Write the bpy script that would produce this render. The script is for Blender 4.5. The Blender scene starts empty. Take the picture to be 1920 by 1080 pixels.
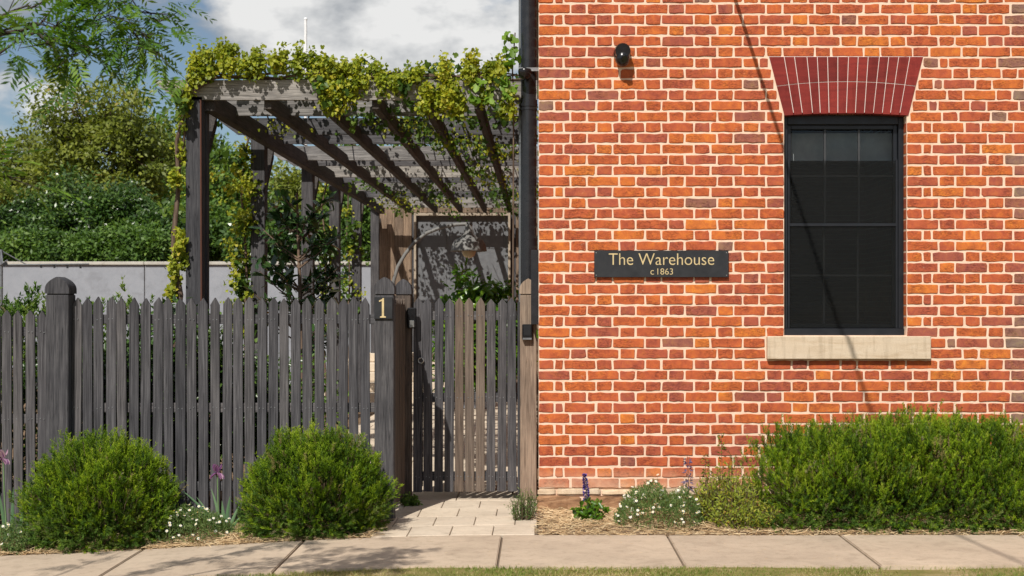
import bpy, bmesh, math, random
import numpy as np
from mathutils import Vector, Matrix, noise as mnoise

random.seed(7)
RNG = np.random.default_rng(7)
scene = bpy.context.scene
COL = scene.collection

# ---------------------------------------------------------------- camera
# wall front is the plane y = 0, its left corner x = 0; the camera looks along +y
CX, CY, K, CAMY, CAMZ = 1010.0, 575.0, 2640.0, -11.0, 1.6
cam = bpy.data.objects.new('camera', bpy.data.cameras.new('camera'))
COL.objects.link(cam)
cam.location = (0, CAMY, CAMZ)
cam.rotation_euler = (math.radians(90), 0, 0)
cam.data.sensor_width = 36.0
cam.data.lens = K / 1920 * 36
cam.data.shift_x = (960 - CX) / 1920
cam.data.shift_y = (CY - 540) / 1920
cam.data.clip_start = 0.1
cam.data.clip_end = 800
cam.data.dof.use_dof = True
cam.data.dof.focus_distance = 10.9
cam.data.dof.aperture_fstop = 5.0
scene.camera = cam

# ---------------------------------------------------------------- light
SUN = Vector((0.337, 1.05, -1.14)).normalized()
ELEV = math.asin(-SUN.z)
world = bpy.data.worlds.new('World')
scene.world = world
world.use_nodes = True
wt = world.node_tree
wn, wl = wt.nodes, wt.links
wn.clear()
wout = wn.new('ShaderNodeOutputWorld')
bg = wn.new('ShaderNodeBackground'); bg.inputs['Strength'].default_value = 0.072
wl.new(bg.outputs[0], wout.inputs[0])
sky = wn.new('ShaderNodeTexSky'); sky.sky_type = 'NISHITA'; sky.sun_disc = False
sky.sun_elevation = ELEV
sky.sun_rotation = math.atan2(-SUN.x, -SUN.y) % (2 * math.pi)
sky.air_density = 1.0; sky.dust_density = 0.25; sky.ozone_density = 2.2
tc = wn.new('ShaderNodeTexCoord')
def wnoise(off, scale, detail, rough):
    mp = wn.new('ShaderNodeMapping'); mp.inputs['Location'].default_value = off
    mp.inputs['Scale'].default_value = (1, 1, 1.9)
    mp.inputs['Rotation'].default_value = (0, 0, math.radians(-7.5))
    wl.new(tc.outputs['Generated'], mp.inputs['Vector'])
    n = wn.new('ShaderNodeTexNoise'); n.inputs['Scale'].default_value = scale
    n.inputs['Detail'].default_value = detail; n.inputs['Roughness'].default_value = rough
    wl.new(mp.outputs[0], n.inputs['Vector'])
    return n
COFF = (6.43, 8.29, 3.55)
n1 = wnoise(COFF, 4.2, 9, 0.56)
n2 = wnoise((COFF[0] - 0.02, COFF[1] - 0.0, COFF[2] + 0.075), 4.2, 7, 0.56)
n3 = wnoise((7.7, 2.2, 1.3), 9.0, 8, 0.6)
mask = wn.new('ShaderNodeMapRange'); mask.interpolation_type = 'SMOOTHSTEP'
mask.inputs['From Min'].default_value = 0.455; mask.inputs['From Max'].default_value = 0.54
wl.new(n1.outputs['Fac'], mask.inputs['Value'])
sub = wn.new('ShaderNodeMath'); sub.operation = 'SUBTRACT'
wl.new(n1.outputs['Fac'], sub.inputs[0]); wl.new(n2.outputs['Fac'], sub.inputs[1])
shd = wn.new('ShaderNodeMapRange'); shd.inputs['From Min'].default_value = -0.055; shd.inputs['From Max'].default_value = 0.07
wl.new(sub.outputs[0], shd.inputs['Value'])
mx3 = wn.new('ShaderNodeMix'); mx3.data_type = 'FLOAT'; mx3.inputs[0].default_value = 0.35
wl.new(shd.outputs[0], mx3.inputs[2]); wl.new(n3.outputs['Fac'], mx3.inputs[3])
crp = wn.new('ShaderNodeValToRGB')
crp.color_ramp.elements[0].position = 0.12; crp.color_ramp.elements[0].color = (4.2, 4.6, 5.1, 1)
crp.color_ramp.elements[1].position = 0.78; crp.color_ramp.elements[1].color = (11.4, 11.4, 11.3, 1)
wl.new(mx3.outputs[0], crp.inputs[0])
cmx = wn.new('ShaderNodeMix'); cmx.data_type = 'RGBA'
wl.new(mask.outputs[0], cmx.inputs[0]); wl.new(sky.outputs[0], cmx.inputs[6]); wl.new(crp.outputs[0], cmx.inputs[7])
wl.new(cmx.outputs[2], bg.inputs['Color'])

sun = bpy.data.objects.new('sun', bpy.data.lights.new('sun', 'SUN'))
COL.objects.link(sun)
sun.data.energy = 5.0
sun.data.angle = math.radians(0.5)
sun.data.color = (1.0, 0.95, 0.87)
sun.rotation_euler = SUN.to_track_quat('-Z', 'Y').to_euler()
sun.location = (-3, -10, 12)

vs = scene.view_settings
vs.view_transform = 'Standard'; vs.look = 'None'; vs.gamma = 1; vs.use_curve_mapping = False
vs.exposure = 0.0

# ---------------------------------------------------------------- helpers
def px(p, d): return (p - CX) * d / K              # pixel column -> x at distance d
def pz(p, d): return CAMZ - (p - CY) * d / K       # pixel row -> z at distance d
def sstep(a, b, t):
    t = min(1, max(0, (t - a) / (b - a))); return t * t * (3 - 2 * t)
def ground(x, y=-1.0):
    g = -0.155 * sstep(-0.35, -4.4, x) if x < -0.35 else 0.0
    return g * (1 - sstep(-0.5, 0.3, y))

def setp(o, label=None, cat=None, group=None, kind=None):
    if label: o['label'] = label
    if cat: o['category'] = cat
    if group: o['group'] = group
    if kind: o['kind'] = kind
    return o
def empty(name, loc, label, cat, group=None):
    o = bpy.data.objects.new(name, None); COL.objects.link(o); o.location = loc
    o.empty_display_size = 0.1
    return setp(o, label, cat, group)
def link(name, me, mat, parent=None, loc=None):
    o = bpy.data.objects.new(name, me); COL.objects.link(o)
    if mat is not None:
        me.materials.clear()
        for m in (mat if isinstance(mat, (list, tuple)) else [mat]): me.materials.append(m)
    if parent is not None: o.parent = parent
    if loc is not None: o.location = loc
    elif parent is not None:
        # mesh data are in world coordinates: undo the parent's offset
        p, off = parent, Vector((0, 0, 0))
        while p is not None: off += p.location; p = p.parent
        o.location = -off
    return o

class MB:
    """collects verts/faces in world coordinates and links them as one mesh object"""
    def __init__(s): s.v, s.f, s.m, s.sm = [], [], [], []
    def add(s, v, f, mi=0, smooth=False):
        b = len(s.v); s.v += [tuple(p) for p in v]
        s.f += [tuple(i + b for i in q) for q in f]; s.m += [mi] * len(f); s.sm += [smooth] * len(f)
    def box(s, x0, x1, y0, y1, z0, z1, bev=0.0, mi=0):
        if bev <= 0:
            v = [(x, y, z) for z in (z0, z1) for y in (y0, y1) for x in (x0, x1)]
            f = [(0, 2, 3, 1), (4, 5, 7, 6), (0, 1, 5, 4), (2, 6, 7, 3), (0, 4, 6, 2), (1, 3, 7, 5)]
            s.add(v, f, mi); return
        bm = bmesh.new(); bmesh.ops.create_cube(bm, size=1)
        for q in bm.verts:
            q.co = ((x0 + x1) / 2 + q.co.x * (x1 - x0), (y0 + y1) / 2 + q.co.y * (y1 - y0), (z0 + z1) / 2 + q.co.z * (z1 - z0))
        bmesh.ops.bevel(bm, geom=list(bm.edges), offset=bev, segments=1, affect='EDGES')
        bm.verts.index_update()
        s.add([q.co[:] for q in bm.verts], [[w.index for w in q.verts] for q in bm.faces], mi); bm.free()
    def prism(s, pts, y0, y1, mi=0):
        """pts: (x,z) outline seen from the camera, counter clockwise"""
        n = len(pts)
        v = [(x, y0, z) for x, z in pts] + [(x, y1, z) for x, z in pts]
        f = [tuple(range(n)), tuple(range(2 * n - 1, n - 1, -1))]
        f += [((i + 1) % n, i, i + n, (i + 1) % n + n) for i in range(n)]
        s.add(v, f, mi)
    def prism_x(s, pts, x0, x1, mi=0):
        """pts: (y,z) outline"""
        n = len(pts)
        v = [(x0, y, z) for y, z in pts] + [(x1, y, z) for y, z in pts]
        f = [tuple(range(n - 1, -1, -1)), tuple(range(n, 2 * n))]
        f += [(i, (i + 1) % n, (i + 1) % n + n, i + n) for i in range(n)]
        s.add(v, f, mi)
    def tube(s, pts, rad, sides=8, mi=0, caps=True):
        pts = [Vector(p) for p in pts]
        if not isinstance(rad, (list, tuple)): rad = [rad] * len(pts)
        v, f = [], []
        prev = None
        for i, p in enumerate(pts):
            t = (pts[min(i + 1, len(pts) - 1)] - pts[max(i - 1, 0)])
            t = t.normalized() if t.length > 1e-9 else Vector((0, 0, 1))
            if prev is None:
                a = t.cross(Vector((0, 0, 1)) if abs(t.z) < 0.9 else Vector((1, 0, 0))).normalized()
            else:
                a = (prev - t * prev.dot(t)); a = a.normalized() if a.length > 1e-6 else t.orthogonal().normalized()
            prev = a; b = t.cross(a)
            for k in range(sides):
                an = 2 * math.pi * k / sides
                v.append(p + (a * math.cos(an) + b * math.sin(an)) * rad[i])
        for i in range(len(pts) - 1):
            for k in range(sides):
                k2 = (k + 1) % sides
                f.append((i * sides + k, i * sides + k2, (i + 1) * sides + k2, (i + 1) * sides + k))
        s.add(v, f, mi, True)
        if caps:
            s.add(v[:sides], [tuple(range(sides - 1, -1, -1))], mi)
            s.add(v[-sides:], [tuple(range(sides))], mi)
    def lathe(s, c, prof, sides=24, mi=0):
        """prof: (radius, z) pairs about the vertical axis through c"""
        v, f = [], []
        for r, z in prof:
            for k in range(sides):
                an = 2 * math.pi * k / sides
                v.append((c[0] + r * math.cos(an), c[1] + r * math.sin(an), c[2] + z))
        for i in range(len(prof) - 1):
            for k in range(sides):
                k2 = (k + 1) % sides
                f.append((i * sides + k, i * sides + k2, (i + 1) * sides + k2, (i + 1) * sides + k))
        s.add(v, f, mi, True)
    def mesh(s, name):
        me = bpy.data.meshes.new(name)
        me.from_pydata(s.v, [], s.f)
        me.polygons.foreach_set('material_index', s.m)
        me.polygons.foreach_set('use_smooth', s.sm)
        me.update(); return me
    def build(s, name, mat, parent=None, loc=None): return link(name, s.mesh(name), mat, parent, loc)

# ---------------------------------------------------------------- materials
class NT:
    def __init__(s, name):
        s.mat = bpy.data.materials.new(name); s.mat.use_nodes = True
        s.t = s.mat.node_tree; s.n = s.t.nodes; s.l = s.t.links; s.n.clear()
        s.out = s.n.new('ShaderNodeOutputMaterial')
    def node(s, typ, **kw):
        n = s.n.new(typ)
        for k, v in kw.items(): setattr(n, k, v)
        return n
    def set(s, n, key, val):
        if hasattr(val, 'is_output'): s.l.new(val, n.inputs[key])
        else: n.inputs[key].default_value = val
    def coords(s, kind='pos', scale=(1, 1, 1), rnd=False):
        if kind == 'pos': o = s.node('ShaderNodeNewGeometry').outputs['Position']
        else: o = s.node('ShaderNodeTexCoord').outputs['Object']
        if rnd:
            oi = s.node('ShaderNodeObjectInfo')
            m = s.node('ShaderNodeMath', operation='MULTIPLY'); s.l.new(oi.outputs['Random'], m.inputs[0]); m.inputs[1].default_value = 57.0
            a = s.node('ShaderNodeVectorMath', operation='ADD'); s.l.new(o, a.inputs[0]); s.l.new(m.outputs[0], a.inputs[1]); o = a.outputs[0]
        v = s.node('ShaderNodeVectorMath', operation='MULTIPLY'); s.l.new(o, v.inputs[0]); v.inputs[1].default_value = scale
        return v.outputs[0]
    def noise(s, vec, scale, detail=4, rough=0.55, dist=0.0):
        n = s.node('ShaderNodeTexNoise'); s.l.new(vec, n.inputs['Vector'])
        n.inputs['Scale'].default_value = scale; n.inputs['Detail'].default_value = detail
        n.inputs['Roughness'].default_value = rough; n.inputs['Distortion'].default_value = dist
        return n.outputs['Fac']
    def ramp(s, fac, stops, interp='LINEAR'):
        r = s.node('ShaderNodeValToRGB'); r.color_ramp.interpolation = interp
        e = r.color_ramp.elements
        while len(e) < len(stops): e.new(0.5)
        for el, (p, c) in zip(e, stops):
            el.position = p; el.color = (c if len(c) == 4 else tuple(c) + (1,)) if hasattr(c, '__len__') else (c, c, c, 1)
        s.l.new(fac, r.inputs[0]); return r.outputs[0]
    def mix(s, fac, a, b, blend='MIX'):
        m = s.node('ShaderNodeMix', data_type='RGBA', blend_type=blend)
        s.set(m, 0, fac)
        for k, v in ((6, a), (7, b)):
            if hasattr(v, 'is_output'): s.l.new(v, m.inputs[k])
            else: m.inputs[k].default_value = tuple(v) + (1,) if len(v) == 3 else v
        return m.outputs[2]
    def math(s, op, a, b=0.0):
        m = s.node('ShaderNodeMath', operation=op); s.set(m, 0, a); s.set(m, 1, b); return m.outputs[0]
    def bump(s, h, strength=0.3, dist=0.01):
        b = s.node('ShaderNodeBump'); s.l.new(h, b.inputs['Height'])
        b.inputs['Strength'].default_value = strength; b.inputs['Distance'].default_value = dist
        return b.outputs[0]
    def attr(s, name, out='Fac'):
        a = s.node('ShaderNodeAttribute'); a.attribute_name = name; return a.outputs[out]
    def principled(s, col, rough=0.8, bump=None, metal=0.0, spec=0.3):
        p = s.node('ShaderNodeBsdfPrincipled')
        s.set(p, 'Base Color', col if hasattr(col, 'is_output') else tuple(col) + (1,))
        s.set(p, 'Roughness', rough); s.set(p, 'Metallic', metal); s.set(p, 'Specular IOR Level', spec)
        if bump is not None: s.l.new(bump, p.inputs['Normal'])
        s.l.new(p.outputs[0], s.out.inputs[0]); return p
    def surf(s, o): s.l.new(o, s.out.inputs[0])

def mat_leaf(name, stops, rough=0.5, trans=0.35, spec=0.35):
    t = NT(name)
    c = t.ramp(t.attr('tint'), stops)
    n = t.noise(t.coords('pos'), 1.7, 2)
    c2 = t.mix(0.55, c, t.ramp(n, [(0.3, (0.72, 0.76, 0.70)), (0.7, (1.18, 1.15, 1.1))]), 'MULTIPLY')
    p = t.principled(c2, rough, spec=spec)
    tr = t.node('ShaderNodeBsdfTranslucent')
    c3 = t.mix(1.0, c2, (1.25, 1.3, 0.55), 'MULTIPLY'); t.l.new(c3, tr.inputs[0])
    m = t.node('ShaderNodeMixShader'); m.inputs[0].default_value = trans
    t.l.new(p.outputs[0], m.inputs[1]); t.l.new(tr.outputs[0], m.inputs[2]); t.surf(m.outputs[0])
    return t.mat

def mat_wood(name, dark, mid, light, axis='z', rough=0.85, warm=None):
    t = NT(name)
    sc = {'z': (1, 1, 0.045), 'x': (0.045, 1, 1), 'y': (1, 0.045, 1)}[axis]
    v = t.coords('obj', sc, rnd=True)
    v2 = t.coords('obj', (1, 1, 1), rnd=True)
    g = t.noise(v, 95, 6, 0.62, 0.3)
    g2 = t.noise(v, 26, 4, 0.6, 0.8)
    b = t.noise(v2, 3.2, 4, 0.6)
    c = t.ramp(g, [(0.28, dark), (0.5, mid), (0.76, light)])
    c = t.mix(0.55, c, t.ramp(g2, [(0.3, (0.55, 0.55, 0.56)), (0.6, (1.15, 1.14, 1.13))]), 'MULTIPLY')
    c = t.mix(0.6, c, t.ramp(b, [(0.3, (0.68, 0.67, 0.68)), (0.7, (1.25, 1.22, 1.18))]), 'MULTIPLY')
    oi = t.node('ShaderNodeObjectInfo')
    c = t.mix(0.75, c, t.ramp(oi.outputs['Random'], [(0, (0.7, 0.70, 0.73)), (0.5, (1.0, 0.99, 1.0)), (1, (1.28, 1.22, 1.16))]), 'MULTIPLY')
    # fine checks (long dark cracks) and a few knots
    cr = t.noise(v, 150, 2, 0.5, 0.2)
    ck = t.ramp(cr, [(0.30, (0.35, 0.34, 0.33)), (0.36, (1, 1, 1))])
    c = t.mix(0.8, c, ck, 'MULTIPLY')
    t.principled(c, rough, t.bump(g, 0.5, 0.004), spec=0.2)
    return t.mat

def mat_plain(name, col, rough=0.5, metal=0.0, spec=0.4, var=0.15, scale=12):
    t = NT(name)
    n = t.noise(t.coords('pos'), scale, 5, 0.6)
    lo = tuple(c * (1 - var) for c in col); hi = tuple(c * (1 + var) for c in col)
    c = t.ramp(n, [(0.3, lo), (0.7, hi)])
    r = t.ramp(n, [(0.3, max(0.03, rough - 0.08)), (0.7, min(1, rough + 0.08))])
    t.principled(c, r, t.bump(n, 0.08, 0.003), metal, spec)
    return t.mat

def mat_brick():
    t = NT('hand_made_brick')
    v = t.coords('pos')
    tint = t.attr('tint')
    base = t.ramp(tint, [(0.0, (0.60, 0.180, 0.040)), (0.10, (0.545, 0.142, 0.040)), (0.30, (0.50, 0.120, 0.042)),
                         (0.55, (0.455, 0.106, 0.046)), (0.74, (0.40, 0.098, 0.054)), (0.86, (0.35, 0.098, 0.064)),
                         (0.93, (0.31, 0.118, 0.080)), (1.0, (0.22, 0.16, 0.125))])
    big = t.noise(v, 17, 5, 0.65, 0.5)
    c = t.mix(0.9, base, t.ramp(big, [(0.28, (0.68, 0.66, 0.85)), (0.5, (1, 1, 1)), (0.70, (1.20, 1.4, 0.95))]), 'MULTIPLY')
    fine = t.noise(v, 160, 5, 0.7)
    c = t.mix(0.5, c, t.ramp(fine, [(0.25, (0.6, 0.55, 0.55)), (0.7, (1.2, 1.2, 1.2))]), 'MULTIPLY')
    # folded clay creases: thin dark streaks running along the brick
    st = t.noise(t.coords('pos', (0.35, 1, 1.3)), 46, 3, 0.55, 1.6)
    crease = t.math('ABSOLUTE', t.math('SUBTRACT', st, 0.5))
    cm = t.ramp(crease, [(0.0, 0.0), (0.035, 1.0)])
    gate = t.ramp(t.noise(v, 5.5, 2), [(0.42, 0.0), (0.56, 1.0)])
    cf = t.math('MULTIPLY', t.math('SUBTRACT', 1.0, cm), gate)
    c = t.mix(t.math('MULTIPLY', cf, 0.75), c, (0.085, 0.022, 0.016))
    # lime smears left from pointing, and salt bloom low on the wall
    sm = t.ramp(t.noise(v, 30, 6, 0.72, 0.4), [(0.63, 0.0), (0.72, 1.0)])
    sep = t.node('ShaderNodeSeparateXYZ'); t.l.new(v, sep.inputs[0])
    lowf = t.node('ShaderNodeMapRange'); t.l.new(sep.outputs['Z'], lowf.inputs['Value'])
    lowf.inputs['From Min'].default_value = 0.36; lowf.inputs['From Max'].default_value = 0.18
    salt = t.math('MULTIPLY', lowf.outputs[0], t.ramp(t.noise(v, 7, 5, 0.65), [(0.3, 0.25), (0.65, 0.85)]))
    f = t.math('MAXIMUM', t.math('MULTIPLY', sm, 0.4), salt)
    c = t.mix(f, c, (0.72, 0.47, 0.31))
    h = t.math('SUBTRACT', t.math('ADD', t.math('MULTIPLY', fine, 0.6), big), t.math('MULTIPLY', cf, 0.7))
    t.principled(c, 0.9, t.bump(h, 0.55, 0.006), spec=0.15)
    return t.mat

def mat_mortar():
    t = NT('lime_mortar')
    v = t.coords('pos')
    a = t.noise(v, 9, 5, 0.65); b = t.noise(v, 220, 4, 0.7)
    c = t.ramp(a, [(0.25, (0.68, 0.475, 0.345)), (0.5, (0.82, 0.60, 0.455)), (0.75, (0.86, 0.66, 0.52))])
    c = t.mix(0.35, c, t.ramp(b, [(0.25, (0.6, 0.58, 0.56)), (0.7, (1.1, 1.1, 1.1))]), 'MULTIPLY')
    t.principled(c, 0.95, t.bump(t.math('ADD', a, b), 0.5, 0.006), spec=0.1)
    return t.mat

def mat_concrete(name, lo, hi, stain=(0.6, 0.58, 0.55)):
    t = NT(name)
    v = t.coords('pos')
    a = t.noise(v, 1.6, 6, 0.62); b = t.noise(v, 260, 3, 0.7); d = t.noise(v, 14, 5, 0.7)
    c = t.ramp(a, [(0.3, lo), (0.7, hi)])
    c = t.mix(0.5, c, t.ramp(b, [(0.25, (0.62, 0.6, 0.58)), (0.65, (1.12, 1.12, 1.12))]), 'MULTIPLY')
    c = t.mix(0.55, c, t.ramp(d, [(0.28, stain), (0.45, (1, 1, 1)), (0.8, (1.1, 1.1, 1.1))]), 'MULTIPLY')
    sp = t.noise(v, 38, 2, 0.5)
    c = t.mix(0.5, c, t.ramp(sp, [(0.25, (0.45, 0.42, 0.40)), (0.31, (1, 1, 1))]), 'MULTIPLY')
    bl = t.noise(v, 4.5, 5, 0.7, 0.8)
    c = t.mix(0.45, c, t.ramp(bl, [(0.33, (0.70, 0.68, 0.66)), (0.5, (1, 1, 1)), (0.72, (1.12, 1.1, 1.08))]), 'MULTIPLY')
    oi = t.node('ShaderNodeObjectInfo')
    c = t.mix(0.6, c, t.ramp(oi.outputs['Random'], [(0, (0.88, 0.88, 0.88)), (1, (1.1, 1.09, 1.07))]), 'MULTIPLY')
    t.principled(c, 0.92, t.bump(t.math('ADD', b, d), 0.35, 0.004), spec=0.15)
    return t.mat

def mat_stone(name, c0, c1, c2, band=True):
    t = NT(name)
    v = t.coords('pos'); w = t.coords('pos', (0.6, 1, 3.2))
    a = t.noise(w, 5, 6, 0.65, 1.2); b = t.noise(v, 130, 4, 0.7)
    c = t.ramp(a, [(0.3, c0), (0.5, c1), (0.72, c2)])
    c = t.mix(0.4, c, t.ramp(b, [(0.25, (0.65, 0.62, 0.6)), (0.7, (1.12, 1.12, 1.12))]), 'MULTIPLY')
    oi = t.node('ShaderNodeObjectInfo')
    c = t.mix(0.8, c, t.ramp(oi.outputs['Random'], [(0, (0.78, 0.80, 0.82)), (0.5, (1, 1, 1)), (1, (1.2, 1.16, 1.1))]), 'MULTIPLY')
    dr = t.noise(t.coords('pos', (1, 1, 0.12)), 22, 4, 0.6)
    c = t.mix(0.35, c, t.ramp(dr, [(0.36, (0.55, 0.52, 0.48)), (0.5, (1, 1, 1))]), 'MULTIPLY')
    t.principled(c, 0.9, t.bump(t.math('ADD', a, b), 0.35, 0.006), spec=0.15)
    return t.mat

def mat_ground():
    t = NT('bare_earth')
    v = t.coords('pos')
    a = t.noise(v, 2.5, 6, 0.65); b = t.noise(v, 60, 4, 0.7)
    c = t.ramp(a, [(0.3, (0.14, 0.095, 0.06)), (0.55, (0.25, 0.17, 0.11)), (0.75, (0.33, 0.24, 0.155))])
    c = t.mix(0.6, c, t.ramp(b, [(0.25, (0.5, 0.48, 0.45)), (0.7, (1.2, 1.2, 1.2))]), 'MULTIPLY')
    t.principled(c, 0.97, t.bump(b, 0.8, 0.02), spec=0.05)
    return t.mat

def mat_lawn():
    t = NT('dry_lawn_soil')
    v = t.coords('pos')
    a = t.noise(v, 3.0, 6, 0.65); b = t.noise(v, 70, 4, 0.7)
    c = t.ramp(a, [(0.32, (0.14, 0.16, 0.04)), (0.5, (0.28, 0.24, 0.09)), (0.68, (0.44, 0.34, 0.19))])
    c = t.mix(0.6, c, t.ramp(b, [(0.25, (0.5, 0.48, 0.45)), (0.7, (1.2, 1.2, 1.2))]), 'MULTIPLY')
    t.principled(c, 0.97, t.bump(b, 0.8, 0.02), spec=0.05)
    return t.mat

def mat_glass():
    t = NT('window_glass')
    g = t.node('ShaderNodeBsdfGlossy'); g.inputs['Roughness'].default_value = 0.02
    tr = t.node('ShaderNodeBsdfTransparent'); tr.inputs[0].default_value = (0.75, 0.78, 0.78, 1)
    fr = t.node('ShaderNodeFresnel'); fr.inputs['IOR'].default_value = 1.5
    n = t.noise(t.coords('pos'), 2.3, 2)
    t.l.new(t.bump(n, 0.04, 0.01), g.inputs['Normal'])
    m = t.node('ShaderNodeMixShader'); t.l.new(fr.outputs[0], m.inputs[0])
    t.l.new(tr.outputs[0], m.inputs[1]); t.l.new(g.outputs[0], m.inputs[2]); t.surf(m.outputs[0])
    return t.mat
def mat_screen():
    t = NT('fly_screen_mesh')
    d = t.node('ShaderNodeBsdfDiffuse'); d.inputs[0].default_value = (0.017, 0.018, 0.018, 1)
    tr = t.node('ShaderNodeBsdfTransparent')
    m = t.node('ShaderNodeMixShader'); m.inputs[0].default_value = 0.42
    t.l.new(tr.outputs[0], m.inputs[1]); t.l.new(d.outputs[0], m.inputs[2]); t.surf(m.outputs[0])
    return t.mat
def mat_brick_tex():
    t = NT('side_wall_brickwork')
    v = t.coords('pos')
    s = t.node('ShaderNodeSeparateXYZ'); t.l.new(v, s.inputs[0])
    cmb = t.node('ShaderNodeCombineXYZ'); t.l.new(s.outputs['Y'], cmb.inputs[0]); t.l.new(s.outputs['Z'], cmb.inputs[1])
    b = t.node('ShaderNodeTexBrick'); t.l.new(cmb.outputs[0], b.inputs['Vector'])
    b.inputs['Scale'].default_value = 1.0; b.inputs['Brick Width'].default_value = 0.25; b.inputs['Row Height'].default_value = 0.0842
    b.inputs['Mortar Size'].default_value = 0.009
    b.inputs['Color1'].default_value = (0.5, 0.11, 0.04, 1); b.inputs['Color2'].default_value = (0.28, 0.08, 0.05, 1)
    b.inputs['Mortar'].default_value = (0.72, 0.54, 0.41, 1)
    t.principled(b.outputs[0], 0.92, t.bump(b.outputs['Fac'], -0.4, 0.006), spec=0.1)
    return t.mat

M = {}
M['brick'] = mat_brick(); M['mortar'] = mat_mortar(); M['brick_side'] = mat_brick_tex()
M['wood'] = mat_wood('weathered_grey_wood', (0.026, 0.026, 0.029), (0.072, 0.071, 0.077), (0.150, 0.148, 0.155))
M['wood_post'] = mat_wood('dark_weathered_post', (0.030, 0.030, 0.034), (0.066, 0.066, 0.072), (0.115, 0.114, 0.120))
M['wood_tan'] = mat_wood('sun_bleached_brown_wood', (0.17, 0.125, 0.092), (0.33, 0.25, 0.185), (0.46, 0.36, 0.27))
M['wood_faded'] = mat_wood('faded_brown_picket', (0.085, 0.066, 0.052), (0.17, 0.135, 0.108), (0.26, 0.21, 0.17))
M['wood_brown'] = mat_wood('brown_side_boards', (0.05, 0.040, 0.034), (0.105, 0.083, 0.068), (0.17, 0.135, 0.11))
M['beam_x'] = mat_wood('weathered_beam_cross', (0.085, 0.082, 0.078), (0.23, 0.222, 0.213), (0.42, 0.408, 0.39), 'x')
M['rail_x'] = mat_wood('weathered_rail_and_shaded_beam', (0.04, 0.04, 0.043), (0.095, 0.094, 0.10), (0.17, 0.168, 0.175), 'x')
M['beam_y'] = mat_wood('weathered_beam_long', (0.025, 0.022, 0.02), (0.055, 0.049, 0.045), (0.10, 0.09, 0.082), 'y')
M['board'] = mat_wood('shed_boards', (0.10, 0.07, 0.05), (0.20, 0.148, 0.108), (0.31, 0.24, 0.18))
M['bark'] = mat_wood('vine_bark', (0.06, 0.04, 0.03), (0.15, 0.105, 0.075), (0.26, 0.19, 0.14))
M['bark_dark'] = mat_wood('dark_twigs', (0.03, 0.024, 0.02), (0.07, 0.055, 0.045), (0.12, 0.10, 0.085))
M['black'] = mat_plain('black_paint', (0.012, 0.013, 0.015), 0.35, spec=0.5)
M['frame'] = mat_plain('black_window_paint', (0.010, 0.012, 0.016), 0.38, spec=0.45)
M['barpaint'] = mat_plain('grey_glazing_paint', (0.045, 0.047, 0.05), 0.4, spec=0.4)
M['pipe'] = mat_plain('charcoal_downpipe', (0.017, 0.018, 0.021), 0.28, spec=0.5)
M['plastic'] = mat_plain('black_plastic', (0.010, 0.010, 0.011), 0.22, spec=0.5)
M['gloss'] = mat_plain('black_dome_lens', (0.005, 0.005, 0.006), 0.05, spec=0.6)
M['gold'] = mat_plain('gold_lettering', (0.60, 0.47, 0.25), 0.5, 0.2)
M['signface'] = mat_plain('charcoal_sign', (0.020, 0.021, 0.024), 0.42, spec=0.45)
M['steel'] = mat_plain('brushed_steel', (0.45, 0.45, 0.44), 0.35, 0.9)
M['galv'] = mat_plain('galvanised_steel', (0.20, 0.21, 0.22), 0.5, 0.5)
M['rust'] = mat_plain('rusty_rod', (0.085, 0.032, 0.020), 0.8)
M['lampmetal'] = mat_plain('aged_grey_metal', (0.17, 0.167, 0.16), 0.6, 0.0)
M['frosted'] = mat_plain('cream_glass', (0.55, 0.47, 0.30), 0.2)
M['white_paint'] = mat_plain('white_paint', (0.78, 0.78, 0.78), 0.5)
M['voussoir'] = mat_stone('red_gauged_brick', (0.155, 0.024, 0.022), (0.20, 0.030, 0.026), (0.25, 0.037, 0.030))
M['putty'] = mat_plain('white_putty_joint', (0.74, 0.63, 0.58), 0.9, var=0.08)
M['sill'] = mat_stone('dressed_sandstone', (0.58, 0.44, 0.30), (0.69, 0.55, 0.40), (0.75, 0.62, 0.47))
M['plinth'] = mat_stone('rough_sandstone', (0.10, 0.05, 0.03), (0.36, 0.20, 0.11), (0.58, 0.38, 0.23))
M['slip'] = mat_stone('pale_rubble_stone', (0.44, 0.31, 0.20), (0.62, 0.48, 0.34), (0.74, 0.62, 0.48))
M['concrete'] = mat_concrete('footpath_concrete', (0.42, 0.335, 0.255), (0.525, 0.425, 0.325))
M['paver'] = mat_concrete('cream_pavers', (0.55, 0.46, 0.36), (0.68, 0.585, 0.47), (0.7, 0.66, 0.6))
M['joint'] = mat_plain('dark_joint', (0.16, 0.12, 0.085), 0.95)
M['render'] = mat_concrete('grey_rendered_wall', (0.27, 0.285, 0.32), (0.31, 0.325, 0.36), (0.92, 0.92, 0.92))
M['cap'] = mat_concrete('wall_coping', (0.40, 0.38, 0.34), (0.50, 0.48, 0.43))
M['doorgrey'] = mat_plain('grey_door_paint', (0.135, 0.14, 0.15), 0.5)
M['palewood'] = mat_plain('pale_door_frame', (0.36, 0.30, 0.23), 0.7)
M['earth'] = mat_ground(); M['lawn'] = mat_lawn()
M['glass'] = mat_glass(); M['screen'] = mat_screen()
M['blind'] = mat_plain('grey_roller_blind', (0.36, 0.375, 0.38), 0.8)
M['straw'] = mat_leaf('straw', [(0, (0.38, 0.23, 0.12)), (0.5, (0.62, 0.44, 0.26)), (1, (0.80, 0.64, 0.42))], 0.8, 0.1, 0.1)
M['grass'] = mat_leaf('grass_blades', [(0, (0.10, 0.17, 0.025)), (0.55, (0.20, 0.26, 0.05)), (0.8, (0.34, 0.32, 0.11)), (1, (0.50, 0.40, 0.22))], 0.6)
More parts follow.
